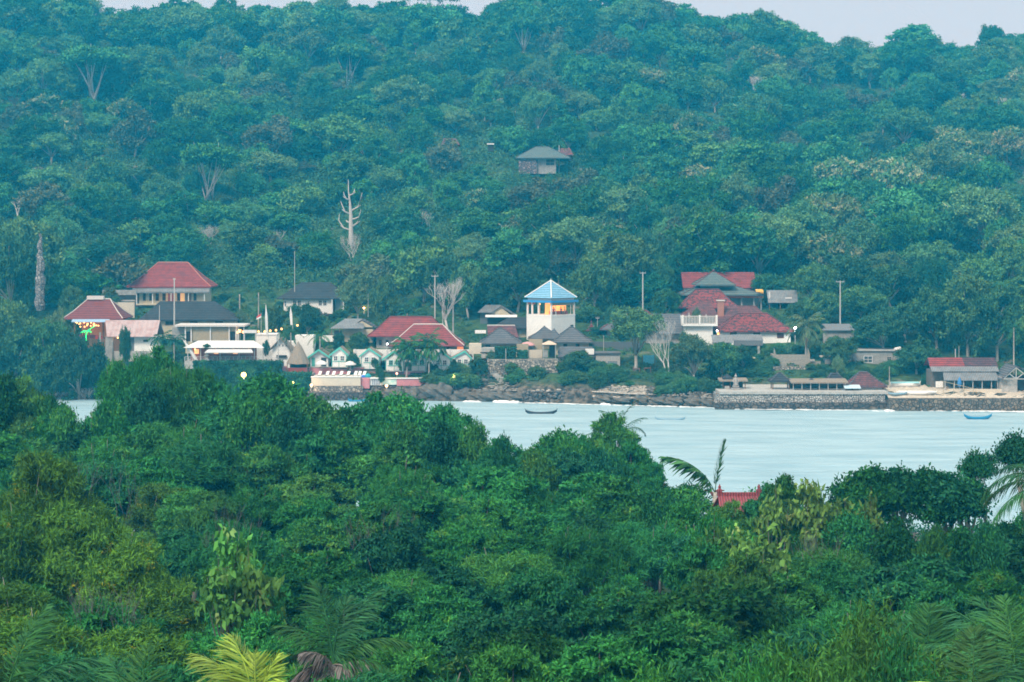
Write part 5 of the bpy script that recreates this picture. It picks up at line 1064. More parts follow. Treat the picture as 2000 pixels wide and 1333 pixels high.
b.awn(M_tin, 1817, 1949, 716.5, 725, -.9, .35); b.wall(mat('old_timber', (.12, .11, .1), .9, (.2, .18, .16), 3), 724, 1821, 1948, 1, 4, bot=762)
b.awn(M_tin, 1837, 1945, 725.5, 741, -2.6, -.6, name='lower_awning', in0=3, in1=2)
for u in (1840, 1858, 1876, 1894, 1912, 1930, 1942): b.post(M_pole, u, 741.5, 764, -2.3, .13)
b.box('white_board', M_white, 1827, 1841, 745, 757, -.3, -.2); b.box('platform', M_beige, 1845, 1905, 758, 768, -2.9, 0)
b = B('beach_wall', 'low cream wall beside the concrete truss-roofed shed', 1905, 1956, 770, cat='wall', Y=334); b.wall(M_beige, 760.5, depth=.4, bot=772, name='panel')
parasol(1874, 737, 762, 9, 333.6, 'closed bright blue parasol in front of the long timber shed', M_bluep, True)
Yb_ = 332.; x0_, z0_ = XZ(1836, 744, Yb_); x1_, z1_ = XZ(1903, 760, Yb_); t = thing('bamboo_pole', 'long slanting bamboo pole rail in front of the timber shed', 'pole', (x0_, Yb_, z0_)); o_ = MB().tube([(0,0,0),(x1_-x0_,0,z1_-z0_)],[.06,.05],5).build('rail', M_bamb, t)
pr = MB(); [pr.tube([((x1_-x0_)*s, .05, (z1_-z0_)*s), ((x1_-x0_)*s, .05, z1_-z0_-1)], [.045,.045], 5) for s in (.1,.4,.7,.97)]; pr.build('prop', M_bamb, t)
b = B('truss_shed', 'concrete shed with an open timber truss gable at the frame edge', 1956, 2040, 770, cat='shed', Y=334)
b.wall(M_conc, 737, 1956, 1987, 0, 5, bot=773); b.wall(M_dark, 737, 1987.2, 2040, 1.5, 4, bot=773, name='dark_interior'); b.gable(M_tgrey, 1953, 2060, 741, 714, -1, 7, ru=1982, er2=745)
tr = MB(); P_ = lambda u, r: (b.X(u), -.9, b.Z(r))
for a, c in ((P_(1957, 740), P_(1982, 718)), (P_(1982, 718), P_(2010, 740)), (P_(1957, 740), P_(2010, 740)), (P_(1982, 718), P_(1982, 740)), (P_(1969, 730), P_(1982, 740)), (P_(1995, 730), P_(1982, 740))): tr.tube([a, c], [.09, .09], 5)
tr.build('truss', M_pole, b.o)
# beached boats
def boat(u, r, Y, wpx, col, label, rz=0, pitch=.42, cover=None, width=.9, hgt_=.55):
    x, z = XZ(u, r, Y); Lh = wpx * Y / F / 2; t = thing('outrigger_boat' if False else 'wooden_boat', label, 'boat', (x, Y, z), rz); mb = MB(); n = 14; rows = []
    for i in range(n + 1):
        s = -1 + 2 * i / n; w_ = width / 2 * (1 - abs(s) ** 2.6) + .04; sh = pitch * abs(s) ** 3; row_ = []
        for (a, h_) in ((1, 0), (.8, -.55), (.35, -.9), (0, -1)): row_.append((s * Lh, -w_ * a, sh + h_ * hgt_ * (1 - .45 * abs(s)**3)))
        row_ += [(p[0], -p[1], p[2]) for p in row_[:3][::-1]]; rows.append(row_)
    for row_ in rows: mb.v += row_
    for i in range(n):
        for j in range(6): a = i * 7 + j; mb.f.append((a, a + 1, a + 8, a + 7))
    o = len(mb.v)
    for row_ in rows:                                                    # inner skin
        for p in row_: mb.v.append((p[0] * .97, p[1] * .86, p[2] + .05 if p[1] in (row_[0][1], row_[-1][1]) else p[2] + .08))
    for i in range(n):
        for j in range(6): a = o + i * 7 + j; mb.f.append((a, a + 7, a + 8, a + 1))
        mb.f.append((i * 7, (i+1) * 7, o + (i+1) * 7, o + i * 7)); mb.f.append((i * 7 + 6, o + i * 7 + 6, o + (i+1) * 7 + 6, (i+1) * 7 + 6))
    mb.build('hull', col, t, True); 
    for s in (-.5, 0, .5): MB().box(s * Lh - .12, s * Lh + .12, -width*.42, width*.42, -.16, -.12).build('thwart', M_wood, t)
    if cover: MB().add([(-Lh*.9,-width*.45,.05),(Lh*.9,-width*.45,.05),(Lh*.9,width*.45,.05),(-Lh*.9,width*.45,.05),(-Lh*.9,0,.3),(Lh*.9,0,.3)],[(0,1,5,4),(2,3,4,5),(0,4,3),(1,2,5)]).build('cover', cover, t)
    for s in (-1, 1): MB().tube([(s*Lh*.97, 0, pitch*.8), (s*Lh*1.03, 0, pitch + .25)], [.06, .03], 5).build('prow', col, t)
    return t
Yr_ = lambda r: CAMZ * F / (r - HZ)
boat(1057, 806, Yr_(808), 62, mat('dark_hull', (.03, .035, .05), .5), 'dark slender wooden boat afloat below the shore shed', .03)
boat(1309, 818.5, Yr_(820.5), 58, mat('pale_blue_hull', (.25, .4, .5), .5), 'pale low wooden boat afloat in mid-bay', -.03, pitch=.25, hgt_=.4)
boat(1910, 815.5, Yr_(818.5), 54, mat('blue_hull', (.02, .22, .42), .5), 'bright blue wooden boat afloat off the rough sea wall', 0, pitch=.5)
boat(697, 782.5, Yr_(784), 34, mat('blue_hull', (.02, .22, .42)), 'small moored boat below the pink pool wall, half behind leaves', 0, pitch=.3)
boat(1767, 749, 340, 62, M_white, 'long white and turquoise covered boat drawn up behind the beach shrubs', .05, pitch=.2, cover=mat('turquoise_cover', (.3, .6, .62), .6), width=1.6, hgt_=.9)
boat(1790, 767, 332, 78, M_white, 'white upturned-looking long boat lying on the sand by the thin palm', -.03, pitch=.15, cover=M_awn, width=1.3, hgt_=.5)
boat(1752, 768.5, 331, 40, mat('pale_blue_hull', (.25, .4, .5)), 'pale blue canoe beside the white boat on the sand', .05, pitch=.2, width=.8, hgt_=.4)
boat(1473, 699, 361, 30, M_beige, 'pale rowing boat stored below the open dark shelter', .05, pitch=.2, hgt_=.5)
# --- houses up the hill
b = B('hill_house', 'lone house with a grey-green hipped roof in the woods of the hillside', 1016, 1088, 330, Y=520)
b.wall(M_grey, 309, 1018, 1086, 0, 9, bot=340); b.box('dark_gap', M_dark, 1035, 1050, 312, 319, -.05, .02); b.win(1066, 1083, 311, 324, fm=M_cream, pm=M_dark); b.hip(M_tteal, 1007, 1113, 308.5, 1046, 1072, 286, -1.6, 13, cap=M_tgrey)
b.box('stone_front', stone('mottled_stone', (.35, .28, .28), (.12, .09, .1), (.04, .04, .05), 1.5), 1013, 1048, 312, 340, -.9, -.1)
b = B('hill_shed', 'small dark red roof right behind the lone hillside house', 1090, 1117, 303, cat='shed', Y=528); b.wall(M_dark, 302, depth=4, bot=315); b.side(M_tmo2, 1086, 1120, 303, 1092, 1114, 289, -.5, 7)
b = B('hill_shed', 'small dark maroon roof poking out of the hillside woods', 862, 895, 284, cat='shed', Y=540); b.wall(M_dark, 283, depth=4, bot=296); b.side(M_tmo2, 862, 898, 283, 866, 890, 270, -.5, 6)
b = B('hill_shed', 'tiny pale roof strip in the woods left of the lone hillside house', 953, 964, 286, cat='shed', Y=532); b.wall(M_dark, 283, depth=2, bot=296); b.box('roof', M_awn, 951, 965, 280.5, 283, -.5, 2)
b = B('rubble_heap', 'white rubble and a stone ledge on the slope behind the maroon bar', 92, 180, 532, cat='ruin'); b.box('ledge', M_conc, 96, 180, 524, 531, 0, 1); b.box('ledge', M_conc, 112, 144, 515, 523, 1.4, 2.4)
hb_ = MB(); rq = random.Random(2); [hb_.ball((b.X(94 + rq.random() * 34), -.4 + rq.uniform(-.3, .3), b.Z(523 + rq.uniform(-5, 5))), (rq.uniform(.2, .5), .3, rq.uniform(.15, .35)), 6, 4) for i in range(34)]; hb_.build('rubble', M_awn, b.o)
b = B('white_rock', 'single pale boulder on the hillside above the tall ruin column', 80, 98, 442, cat='boulder'); MB().ball((0, 0, .5), (.9, .7, .8), 7, 5).tube([(0,0,.4),(.7,0,1.5)],[.6,.1],5).build('boulder', M_rub if False else M_awn, b.o)
b = B('stone_column', 'tall narrow leaning grey stone ruin column at the wood edge', 66, 86, 620, cat='ruin', Y=378)
rq = random.Random(6); MB().tube([(b.X(77) + rq.uniform(-.18, .18), .5 + rq.uniform(-.15, .15), b.Z(606 - 8.8 * i_)) for i_ in range(18)], [(.92 if i_ < 10 else .85 - .085 * (i_ - 10)) * rq.uniform(.75, 1.12) for i_ in range(18)], 9).build('shaft', stone('column_stone', (.36, .35, .34), (.16, .16, .17), (.06, .06, .06), 1.8), b.o)
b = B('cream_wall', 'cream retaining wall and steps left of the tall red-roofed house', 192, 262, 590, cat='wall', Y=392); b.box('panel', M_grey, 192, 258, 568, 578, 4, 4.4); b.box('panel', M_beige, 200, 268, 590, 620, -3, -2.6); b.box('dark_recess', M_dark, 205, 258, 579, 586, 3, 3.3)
b.box('panel', M_conc, 196, 262, 586.5, 589.5, 1, 1.3)
# --- poles
def pole(u, top, base, Y, label, arm=0, r=.14, name='utility_pole', m=M_pole):
    x, z = XZ(u, base, Y); h = (base - top) * Y / F; t = thing(name, label, 'pole', (x, Y, z)); MB().tube([(0,0,-1.5),(0,0,h)], [r*1.15, r*.8], 8).build('shaft', m, t)
    if arm:
        MB().box(-arm/2, arm/2, -.06, .06, h-.25, h-.12).build('crossarm', M_steel, t)
        for s in (-.45, 0, .45): MB().tube([(s*arm,0,h-.12),(s*arm,0,h+.12)],[.05,.035],6).build('insulator', M_conc, t)
    return t
pole(849.5, 538, 645, 377, 'tallest concrete pole with a crossarm behind the red roof pair', 1.3); pole(885, 555, 655, 375, 'second concrete pole without crossarm beside the bare tree', 0, .16); pole(865, 588, 640, 378, 'thin short pole between two concrete poles', 0, .09)
pole(1255.5, 532, 612, 380, 'concrete pole with a crossarm above the dim grey roofs', 1.2); pole(1641, 549, 640, 374, 'pole with a crossarm in the woods behind the promenade', 1.6); pole(340.5, 544, 640, 371, 'grey pole standing in front of the tall red-roofed house', .5)
pole(311.5, 597, 635, 374, 'short white post beside the black hipped roof', 0, .08); pole(575.5, 491, 556, 397, 'thin tall mast rising behind the white bungalow', 0, .07, 'mast'); pole(543.5, 664, 714, 355.5, 'slim white pole in front of the thatched cottage', 0, .08)
pole(719, 574, 605, 388, 'thin pale post beside the glowing garden lamp', 0, .06); pole(1167, 620, 655, 376, 'thin aerial pole beside the red-roofed shrine', .7, .05, 'aerial_mast'); pole(1179, 655, 690, 364, 'thin white post over the concrete block house', 0, .06); pole(988, 681, 706, 354.4, 'thin white post in front of the dark hedge screen', 0, .06)
pole(1866, 682, 702, 344, 'short pale post behind the long timber shed roof', 0, .1); pole(1873, 676, 702, 344.5, 'thin pole topped by a small white light behind the shed', 0, .05)
# flags and banners
x, z = XZ(510, 655, 361); t = thing('flagpole', 'flagpole with a small red and white flag', 'flag', (x, 361, z)); MB().tube([(0,0,0),(0,0,4.2)],[.05,.04],6).build('pole', M_pole, t)
MB().add([(0,0,4.0),(-.85,.1,3.45),(-.85,.1,3.15),(0,0,3.6)],[(0,1,2,3)]).build('red_band', M_red, t); MB().add([(0,0,3.59),(-.85,.1,3.14),(-.9,.1,2.85),(0,0,3.25)],[(0,1,2,3)]).build('white_band', M_awn, t)
for u0, u1, tp, bs, Y, lb in ((519, 524, 592, 655, 362, 'tall white feather banner right of the flagpole'), (569, 572, 598, 636, 372, 'shorter white feather banner above the palm tops')):
    x, z = XZ(u1, bs, Y); h = (bs - tp) * Y / F; t = thing('feather_banner', lb, 'banner', (x, Y, z)); MB().tube([(0,0,-1),(-.15,0,h*.6),(-.45,0,h*.97),(-.8,0,h*.99)],[.05,.045,.03,.02],5).build('pole', M_pole, t)
    MB().prism([(-.0,.1),(-.45,.1),(-.62,h*.5),(-.5,h*.93),(-.42,h*.95),(-.14,h*.55)], -.015, .015).build('cloth', M_awn, t)
# string lights along the terrace
xs_, zs_ = XZ(464, 650, 363); t = thing('string_lights', 'string of warm round bulbs sloping up from the pavilion to the palms', 'string lights', (xs_, 363, zs_)); pts = []
for u, r in ((464,650),(475,649),(485,649),(496,649),(505,648),(517,648),(528,646.5),(539,645.5),(550,643),(581,636)):
    x, z = XZ(u, r, 363); pts.append((x - xs_, 0, z - zs_ + .2))
    if u != 496: MB().ball((x - xs_, 0, z - zs_), .2 if u != 475 else .26, 8, 6).build('bulb', E_bulb, t, True)
MB().tube(pts, [.02] * len(pts), 4).build('wire', M_dark, t)
MB().tube([pts[0], (pts[0][0], 0, -2.)], [.05, .05], 5).build('post', M_pole, t)
b = B('striped_gate', 'white beam gate on posts under the string of lights', 475, 500, 668, cat='gate', Y=362); b.box('beam', M_awn, 475, 501, 645, 651, 0, .4)
for u in (477, 499): b.post(M_pole, u, 645, 668, .2, .2)
for i, (u, r, Y, p_) in enumerate(((886, 736, 349, 260), (775, 731, 353, 0))):
    x, z = XZ(u, r, Y); t = thing('garden_lamp', ('bright warm lamp on a post in the shrubs under the fifth gabled hut', 'small pink-orange lamp below the third gabled hut')[i], 'lamp', (x, Y, z)); MB().tube([(0,.1,-2.6),(0,.1,0)],[.05,.05],5).build('post', M_steel, t); MB().ball((0,0,.1), .3 if i == 0 else .2).build('lamp_head', E_hot if i == 0 else mat('pink_lamp', (1, .4, .3), .5, emit=4), t, True)
    if p_: lamp_light(t, (0, -.6, .1), p_, (1, .75, .4))
b = B('blue_stall', 'bright turquoise patterned cloth stall under the spreading tree', 1255, 1280, 712, cat='stall', Y=357); b.box('cloth', mat('turquoise_cloth', (.08, .5, .75), .7, (.3, .75, .85), 4), 1256, 1278, 694, 710, 0, .12)
for u in (1255, 1279): b.post(M_wood, u, 692, 714, 0, .1)
b = B('timber_seat', 'dark timber bench and table under the spreading tree', 1236, 1272, 728, cat='bench', Y=353); b.box('seat', M_wood, 1236, 1250, 720, 722, 0, .8); b.box('table', M_wood, 1258, 1272, 719, 721, .2, 1)
for u in (1237, 1249, 1259, 1271): b.post(M_wood, u, 715 if u in (1237,1271) else 721, 729, .1, .12, 'leg')
b = B('motorbike', 'parked blue motorbike below the tin shed pillar', 183, 194, 712, cat='motorbike', Y=357.5); MB().box(-.55,.5,-.12,.12,.35,.75).build('body', M_bluep, b.o)
for s in (-.6, .6): MB().tube([(s,-.06,.3),(s,.06,.3)],[.3,.3],12).build('wheel', M_dark, b.o)
MB().tube([(.45,0,.7),(.6,0,1.05)],[.04,.04],5).tube([(.6,-.3,1.05),(.6,.3,1.05)],[.03,.03],5).build('handlebar', M_steel, b.o)

# --- shore rocks, rubble, surf
rock_m = mat('shore_rock', (.075, .07, .065), .95, (.19, .17, .14), 1.4, .9); rock_p = mat('pale_rubble', (.6, .56, .49), .95, (.3, .27, .23), 2.5, .9)
def rock_mesh(seed, m):
    rg_ = np.random.default_rng(seed); mb = MB().ball((0,0,0), 1, 12, 8); V = np.array(mb.v); k_ = 1 + .28*np.sin(V[:,0]*3+seed)*np.cos(V[:,1]*3.5+seed*2) + .2*np.sin(V[:,2]*6+V[:,0]*4+seed) + rg_.normal(0, .05, len(V)); mb.v = [tuple(p) for p in V * k_[:, None]]; return mb.mesh('rock', m)
RM = [rock_mesh(i, rock_m) for i in range(4)]
rq = random.Random(12); i = 0
for u, r, wx, hz_ in [(640,778,3.2,1.1),(672,780,4,1.2),(705,781,3.4,1.2),(735,779,3,1.4),(770,778,4.2,1.6),(805,776,3.8,1.8),(838,774,4,2),(868,775,3.6,1.9),(900,777,3.8,1.7),(930,779,3.4,1.4),(955,780,4,1.3),(985,781,3.4,1.1),(1010,782,3.6,1),(1180,790,3.6,.9),(1215,790,3,.7),(1250,788,2.6,1.1),(1285,788,3,1),(1320,790,3.4,.9),(1352,788,2.8,1.2),(1380,790,2.6,1.1),(210,750,3.4,1.6),(235,758,4,1.6),(180,762,3.6,1.4),(140,768,3.4,1.2),(100,770,3.4,1.1),(60,772,3,1.2),(20,772,3,1.1),(1275,770,1.8,.8),(860,750,2.4,1.1),(905,752,2.6,1.2),(940,756,2.2,1)]:
    Y = Yrow(u, r - 4) if r < 776 else float(shore(u)) + .6; x = (u - 1000) / F * Y; o = obj('shore_rock', RM[i % 4], None, (x, Y, H(x, Y) + .25)); o.scale = (wx / 2, 1.2, hz_ * .75); o.rotation_euler = (0, 0, rq.uniform(-.4, .4)); i += 1
    zn = 'at the foot of the wooded point' if u < 260 else 'below the ivy wall and pool' if u < 730 else 'below the gabled huts' if u < 925 else 'below the concrete steps' if u < 1020 else 'below the pale rubble beach' if u < 1260 else 'below the bare shore tree'
    tag(o, f'rounded brown sea-worn rock {zn}', 'rock', f'shore rocks {zn}')
b = B('boulder_wall', 'long dark boulder sea wall in front of the shore shed', 1018, 1166, 788, cat='sea wall', Y=343.5); b.box('masonry', M_darkst, 1020, 1164, 765, 790, -.3, 3.5)
V = []; Q = []; rg_ = np.random.default_rng(4); bb = MB()
for i in range(130): bb.ball((b.X(rg_.uniform(1020, 1164)), rg_.uniform(-.7, .2), b.Z(rg_.uniform(764, 787))), (rg_.uniform(.2, .5), rg_.uniform(.2, .4), rg_.uniform(.15, .35)), 6, 4)
bb.build('boulders', mat('dark_boulder', (.07, .065, .06), .95, (.22, .21, .2), 2.2, .6), b.o)
cb = MB()
for i in range(18): cb.ball((b.X(rg_.uniform(1020, 1164)), rg_.uniform(-.2, .5), b.Z(rg_.uniform(762, 765))), (rg_.uniform(.2, .45), .3, .2), 6, 4)
cb.build('pale_cap', rock_p, b.o)
def rubble(name, u0, u1, r0, r1, n, size, m, Yoff=0):
    mb = MB(); rg_ = np.random.default_rng(int(u0 + r0)); o0 = None
    for i in range(n):
        u = rg_.uniform(u0, u1); r = r0 + (r1 - r0) * rg_.random(); Y = Yrow(u, r) + Yoff; x = (u - 1000) / F * Y
        mb.ball((x, Y, H(x, Y) + .05), (rg_.uniform(*size), rg_.uniform(*size), rg_.uniform(*size) * .5), 5, 4)
    o = mb.build(name, m); o['kind'] = 'stuff'; return o
rubble('coral_rubble', 1158, 1262, 757, 781, 620, (.12, .42), rock_p); rubble('pale_gravel', 195, 250, 715, 728, 160, (.12, .4), rock_p); rubble('shore_pebbles', 925, 1010, 735, 768, 220, (.1, .4), mat('grey_rubble', (.4, .38, .34), .95, (.2, .18, .16), 2)); rubble('loose_gravel', 1262, 1390, 755, 785, 200, (.12, .45), mat('grey_rubble', (.4, .38, .34)))
# stone steps down to the water
b = B('stone_stairs', 'pale worn stone stairs slanting down to the water beside the boulder wall', 955, 1012, 770, cat='stairs', Y=349)
for i in range(11): b.box('step', M_conc, 957 + i * 4.6, 974 + i * 4.8, 733 + i * 3.1, 736 + i * 3.1, 3.6 - i * .36, 5.0 - i * .36)
b.o['group'] = 'stairs'
foam = mat('sea_foam', (.8, .84, .85), .8)
for (u0, u1, n, hh) in [(612, 700, 90, .3), (905, 935, 30, .25), (968, 1012, 60, .4), (1178, 1192, 14, .4), (1395, 1480, 50, .12), (1480, 1730, 110, .1), (1732, 1765, 50, .3), (1765, 2010, 130, .12), (640, 664, 20, .6), (1015, 1170, 60, .1), (1200, 1390, 70, .1)]:
    mb = MB(); rg_ = np.random.default_rng(u0)
    for i in range(n):
        u = rg_.uniform(u0, u1); Y = float(shore(u)) - rg_.uniform(.2, 1.6) - (1.6 if u > 1395 and u < 1745 else 0); x = (u - 1000) / F * Y; mb.ball((x, Y, .03), (rg_.uniform(.2, .8), rg_.uniform(.15, .4), hh * rg_.uniform(.2, 1)), 6, 4)
    o = mb.build('surf_foam', foam, None, True); o['kind'] = 'stuff'

# ---------------------------------------------------------------- village trees and shrubs
VG = leafmat('village_leaf', (.03, .11, .04), (.09, .23, .07), (.14, .27, .08), hue=.03)
VD = leafmat('village_leaf_dark', (.018, .07, .035), (.055, .15, .06), (.08, .18, .06), hue=.02)
VP = leafmat('village_leaf_pale', (.07, .15, .06), (.15, .26, .11), (.22, .28, .13), hue=.02)
KV = {'round': fk('garden_tree', VG, (201, 202), tufts=800, nleaf=15, Lf=.5, W=.26, nl=18, lr=1.5), 'dark': fk('garden_tree', VD, (211, 212), tufts=800, nleaf=15, Lf=.5, W=.28), 'pale': fk('garden_tree', VP, (221, 222), tufts=760, nleaf=15, Lf=.45, W=.2, nl=20, lr=1.3),
      'spread': fk('spreading_tree', VG, (231,), rx=5.2, rz=2.8, nl=18, lr=1.6, tufts=1000, nleaf=15, Lf=.45, W=.22, zc=7, low=-.1, tkw=dict(r0=.3, fork=.3)), 'bush': fk('shrub', VG, (241, 242), rx=2.6, rz=1.8, nl=10, lr=1.2, tufts=420, nleaf=13, Lf=.42, W=.2, zc=1.8, tkw=dict(r0=.06, fork=.3)), 'dbush': fk('shrub', VD, (251,), rx=2.6, rz=1.8, nl=10, lr=1.2, tufts=420, nleaf=13, Lf=.42, W=.2, zc=1.8, tkw=dict(r0=.06, fork=.3))}
def vt(kd, u, top, base, wpx, label, Y=None, z=None, cat='tree', group=None, var=0):
    Y = Y or Yrow(u, base); x, zb = XZ(u, base, Y); zb = H(x, Y) - .3 if z is None else zb; h = CAMZ - (top - HZ) / F * Y - zb
    kk = KV[kd]; top_ = kk.v[var % len(kk.v)][2]; nat = {'spread': 12.5, 'bush': 6.6, 'dbush': 6.6}.get(kd, 11.5)
    wide = (wpx * Y / F) / nat / (h / top_)
    return plant_tree(kk, x, Y, zb, h, wide, u * .7, label, cat, group, var)
T = [  # kind, column, top row, base row, width px, label, distance
 ('dark',30,640,752,120,'large dark tree on the wooded point beside the near wood',352),('round',95,628,748,110,'broad green tree on the wooded point below the stone column',354),('dark',150,655,758,95,'bluish dense tree at the tip of the wooded point',350),('round',20,590,690,110,'soft green tree below the leaning stone column',364),('pale',110,606,690,70,'pale tree left of the maroon bar',366),
 ('dark',185,690,768,60,'dark leaning shrub tree beside the motorbike',353),('round',-30,660,772,110,'dense green tree at the shore behind the near wood edge',353),('dark',75,700,775,100,'low dark tree overhanging the water',351.5),('dark',130,712,778,80,'dark bushy mass over the dead brushwood',351),('round',50,430,560,150,'big rounded tree behind the stone column',408),('dark',15,455,600,120,'dark tree left of the stone column',395),
 ('round',140,560,620,55,'small round tree above the maroon bar roof',384),('pale',215,560,600,40,'pale bush-like tree above the maroon roof lantern',392),('dark',245,640,700,26,'small dark tree beside the tin shed',358),
 ('pale',700,535,612,80,'pale green rounded tree right of the white bungalow',392),('round',752,545,640,60,'green tree behind the long red roof',385),('round',915,520,650,85,'pale bushy tree behind the bare tree',390),('dark',870,500,640,80,'tall dark tree behind the concrete poles',396),
 ('dark',602,598,652,52,'dark rounded tree in front of the white bungalow',378),('round',540,600,640,40,'small round tree left of the white bungalow terrace',382),('pale',470,610,650,36,'pale small tree behind the black hipped roof',380),('round',455,590,620,44,'green tree above the black hipped roof',388),
 ('round',700,654,694,44,'bushy tree between grey shed and red roofs',366),('dark',663,655,690,30,'small dark tree below the grey shed',365),
 ('dark',690,692,722,26,'dark bush-like tree between the first two gabled huts',356),('spread',1238,606,728,126,'large spreading tree in front of the dim grey roofs',353.5),('pale',1352,655,768,96,'soft pale tree right of the bare shore tree',350),('round',1130,690,756,66,'bushy green tree right of the shore shed',351.5),('dark',1165,708,762,52,'dark shrubby tree below the concrete block house',350.5),('round',1100,712,745,34,'small round tree behind the shore shed',352.5),
 ('round',1000,712,744,34,'rounded green shrub tree below the rubble wall',353),('pale',960,690,726,30,'pale shrub tree at the head of the stone stairs',356),('dark',935,705,765,36,'dark narrow tree beside the sixth gabled hut',351.5),
 ('round',1410,675,735,78,'green tree below the grey awning shelters',352),('dark',1450,680,726,56,'dark bushy tree beside the open dark shelter',355),('round',1638,660,716,72,'rounded garden tree beside the cement house',356),('pale',1636,696,740,30,'small pale tree beside the long white boat',348),
 ('dark',1790,676,760,90,'dark tree behind the long white boat',352),('dark',1720,610,740,110,'tall dark tree rising behind the cement house',362),('round',1680,560,700,100,'tall green tree behind the dark long shed roof',380),('dark',1830,560,730,120,'tall dark woodland tree behind the long timber shed',362),('round',1890,540,735,130,'tall rounded woodland tree above the timber shed roof',360),('dark',1950,560,735,120,'tall dark woodland tree above the truss shed',358),('round',2010,590,740,110,'woodland tree at the frame edge behind the truss shed',356),('dark',1770,590,720,100,'dense dark woodland tree above the cement house corner',368),('round',1610,570,680,80,'green tree right of the leaning palm',378),('round',1590,520,640,90,'tall green tree behind the striped tin roof shed',392),('dark',1655,500,640,100,'tall dark tree behind the wooded pole',398),('round',1740,520,660,110,'broad green tree high above the cement house',388),
 ('round',1215,460,620,150,'huge rounded tree behind the concrete pole',398),('dark',1262,455,610,100,'huge dark tree left of the red long hall',404),('round',1160,500,640,100,'broad tree right behind the lookout tower',390),('dark',1010,520,630,110,'dark broad tree left behind the lookout tower',394),('round',1286,505,620,60,'leafy tree touching the red long hall',398),('dark',960,560,640,70,'dark tree behind the gabled shed',392),('round',1500,540,620,70,'green tree at the end of the red long hall',400),
 ('round',1300,570,650,60,'round tree behind the plain grey roof',382),('pale',1360,606,640,26,'small pale bush tree on the balustraded terrace edge',374),('dark',1200,600,660,40,'dark tree beside the red-roofed shrine',378),('round',1322,690,745,36,'small green tree beside the bare shore tree',352)]
for i, (kd, u, tp, bs, wp, lb, Y) in enumerate(T): vt(kd, u, tp - (4 if 380 < u < 1600 else 0), bs, wp * 1.12, lb, Y, var=i)
rng = random.Random(55); i = 0
BZ = [(60, 'on the wooded point'), (250, 'around the tin shed'), (420, 'by the black hipped roof'), (560, 'around the white bungalow'), (760, 'around the red roof pair'), (880, 'under the fifth and sixth huts'), (1040, 'below the rubble wall'), (1220, 'around the spreading tree'), (1400, 'around the balustraded house'), (1560, 'around the roofless ruin'), (1720, 'around the cement house'), (1900, 'around the long timber shed')]
def bushes(n, u0, u1, r0, r1, h0, h1, Yoff=0, Yfix=None):
    global i
    for _ in range(n):
        u = rng.uniform(u0, u1); r = rng.uniform(r0, r1); Y = Yfix or Yrow(u, r) + Yoff; x = (u - 1000) / F * Y; h = rng.uniform(h0, h1)
        z = H(x, Y) - .2 if Yfix is None else CAMZ - (r - HZ) / F * Y
        kd = rng.choice(('bush', 'bush', 'dbush')); lb = f'{"green" if kd == "bush" else "dark green"} rounded shrub {min(BZ, key=lambda q: abs(q[0] - u))[1]}'
        plant_tree(KV[kd], x, Y, z, h, rng.uniform(.8, 1.3), rng.uniform(0, 6), lb, 'shrub', lb, var=i); i += 1
for a in [(26,0,180,690,770,2.2,4.2),(10,90,250,560,640,1.5,3),(6,236,300,700,712,1.2,2),(12,400,560,575,640,1.2,2.4),(14,560,740,600,650,1,2.2),(8,560,640,640,690,1,1.8),(8,700,760,630,680,1,2),(14,835,945,732,762,1.6,2.8),(10,990,1060,718,750,1.3,2.4),(12,1085,1215,728,764,1.5,2.8),(10,1225,1330,735,762,.9,2),(16,1290,1400,735,775,1.4,2.8),(14,1390,1500,700,740,1.3,2.5),(10,1485,1520,680,730,1.2,2.2),(12,1440,1640,722,738,1,1.7),(16,1555,1680,640,700,1.3,2.8),(12,1660,1800,720,748,1,2.2),(8,1800,1830,740,765,1,2),(10,1760,1830,690,730,1.6,3),(8,740,960,590,650,1.4,2.6),(6,1160,1200,640,660,1.2,2),(10,1560,1740,560,630,2,4),(6,1130,1180,596,630,1.5,3),(8,1260,1340,590,612,1.5,3)]: bushes(*a)
bushes(5, 1905, 1935, 744, 760, 1.2, 2)
bushes(7, 1015, 1100, 345, 380, 1.5, 2.6)
# cascading shrubs on the rock under the fifth and sixth huts
# palms of the village
W_ = (.9, 0, .05)
palm(568, 650, 360, None, 6, 13, 2.9, 3, 'dark coconut palm left of the pair behind the gazebo', (.25, 0, 0), elev=(1.2, -.5)); palm(625, 657, 359.5, None, 6, 14, 3.1, 4, 'coconut palm with yellowing lower fronds right of the gazebo', (.1, 0, 0), elev=(1.2, -.6))
palm(796, 680, 353.8, None, 5, 26, 4.0, 5, 'windblown coconut palm in front of the fourth hut', (-.35, 0, .1), elev=(1.4, -.8), ll=1.2, w=.16, lean=(.2, 0)); palm(838, 674, 353.6, None, 5, 26, 4.0, 6, 'windblown coconut palm between the fourth and fifth huts', (-.3, 0, .15), elev=(1.45, -.7), ll=1.2, w=.16)
palm(1574, 636, 358, None, 8, 24, 4.6, 7, 'full coconut palm beside the patchy-roofed house', (.1, 0, 0), elev=(1.35, -.7), ll=1.1, w=.15, m=VP, thick=.2)
t = palm(1577, 641, 357.6, None, 6, 3, 3.2, 8, 'orange dead fronds hanging from the full coconut palm', elev=(-.2, -.9), m=mat('dead_frond', (.55, .33, .1), .8), thick=.05, name='palm_frond')
palm(1737, 716, 338, None, 4, 13, 2.3, 9, 'thin young palm beside the beached boats', (.1, 0, .1), elev=(1.3, -.3), thick=.11, ll=.6)
palm(1980, 640, 350, None, 8, 13, 3.4, 10, 'tall palm with a pale trunk left of the truss shed', (-.2, 0, 0), elev=(1.1, -.6), thick=.15); palm(1092, 284, 524, None, 8, 12, 3.4, 11, 'palm behind the lone hillside house', (-.3, 0, .1), elev=(1.3, -.2))
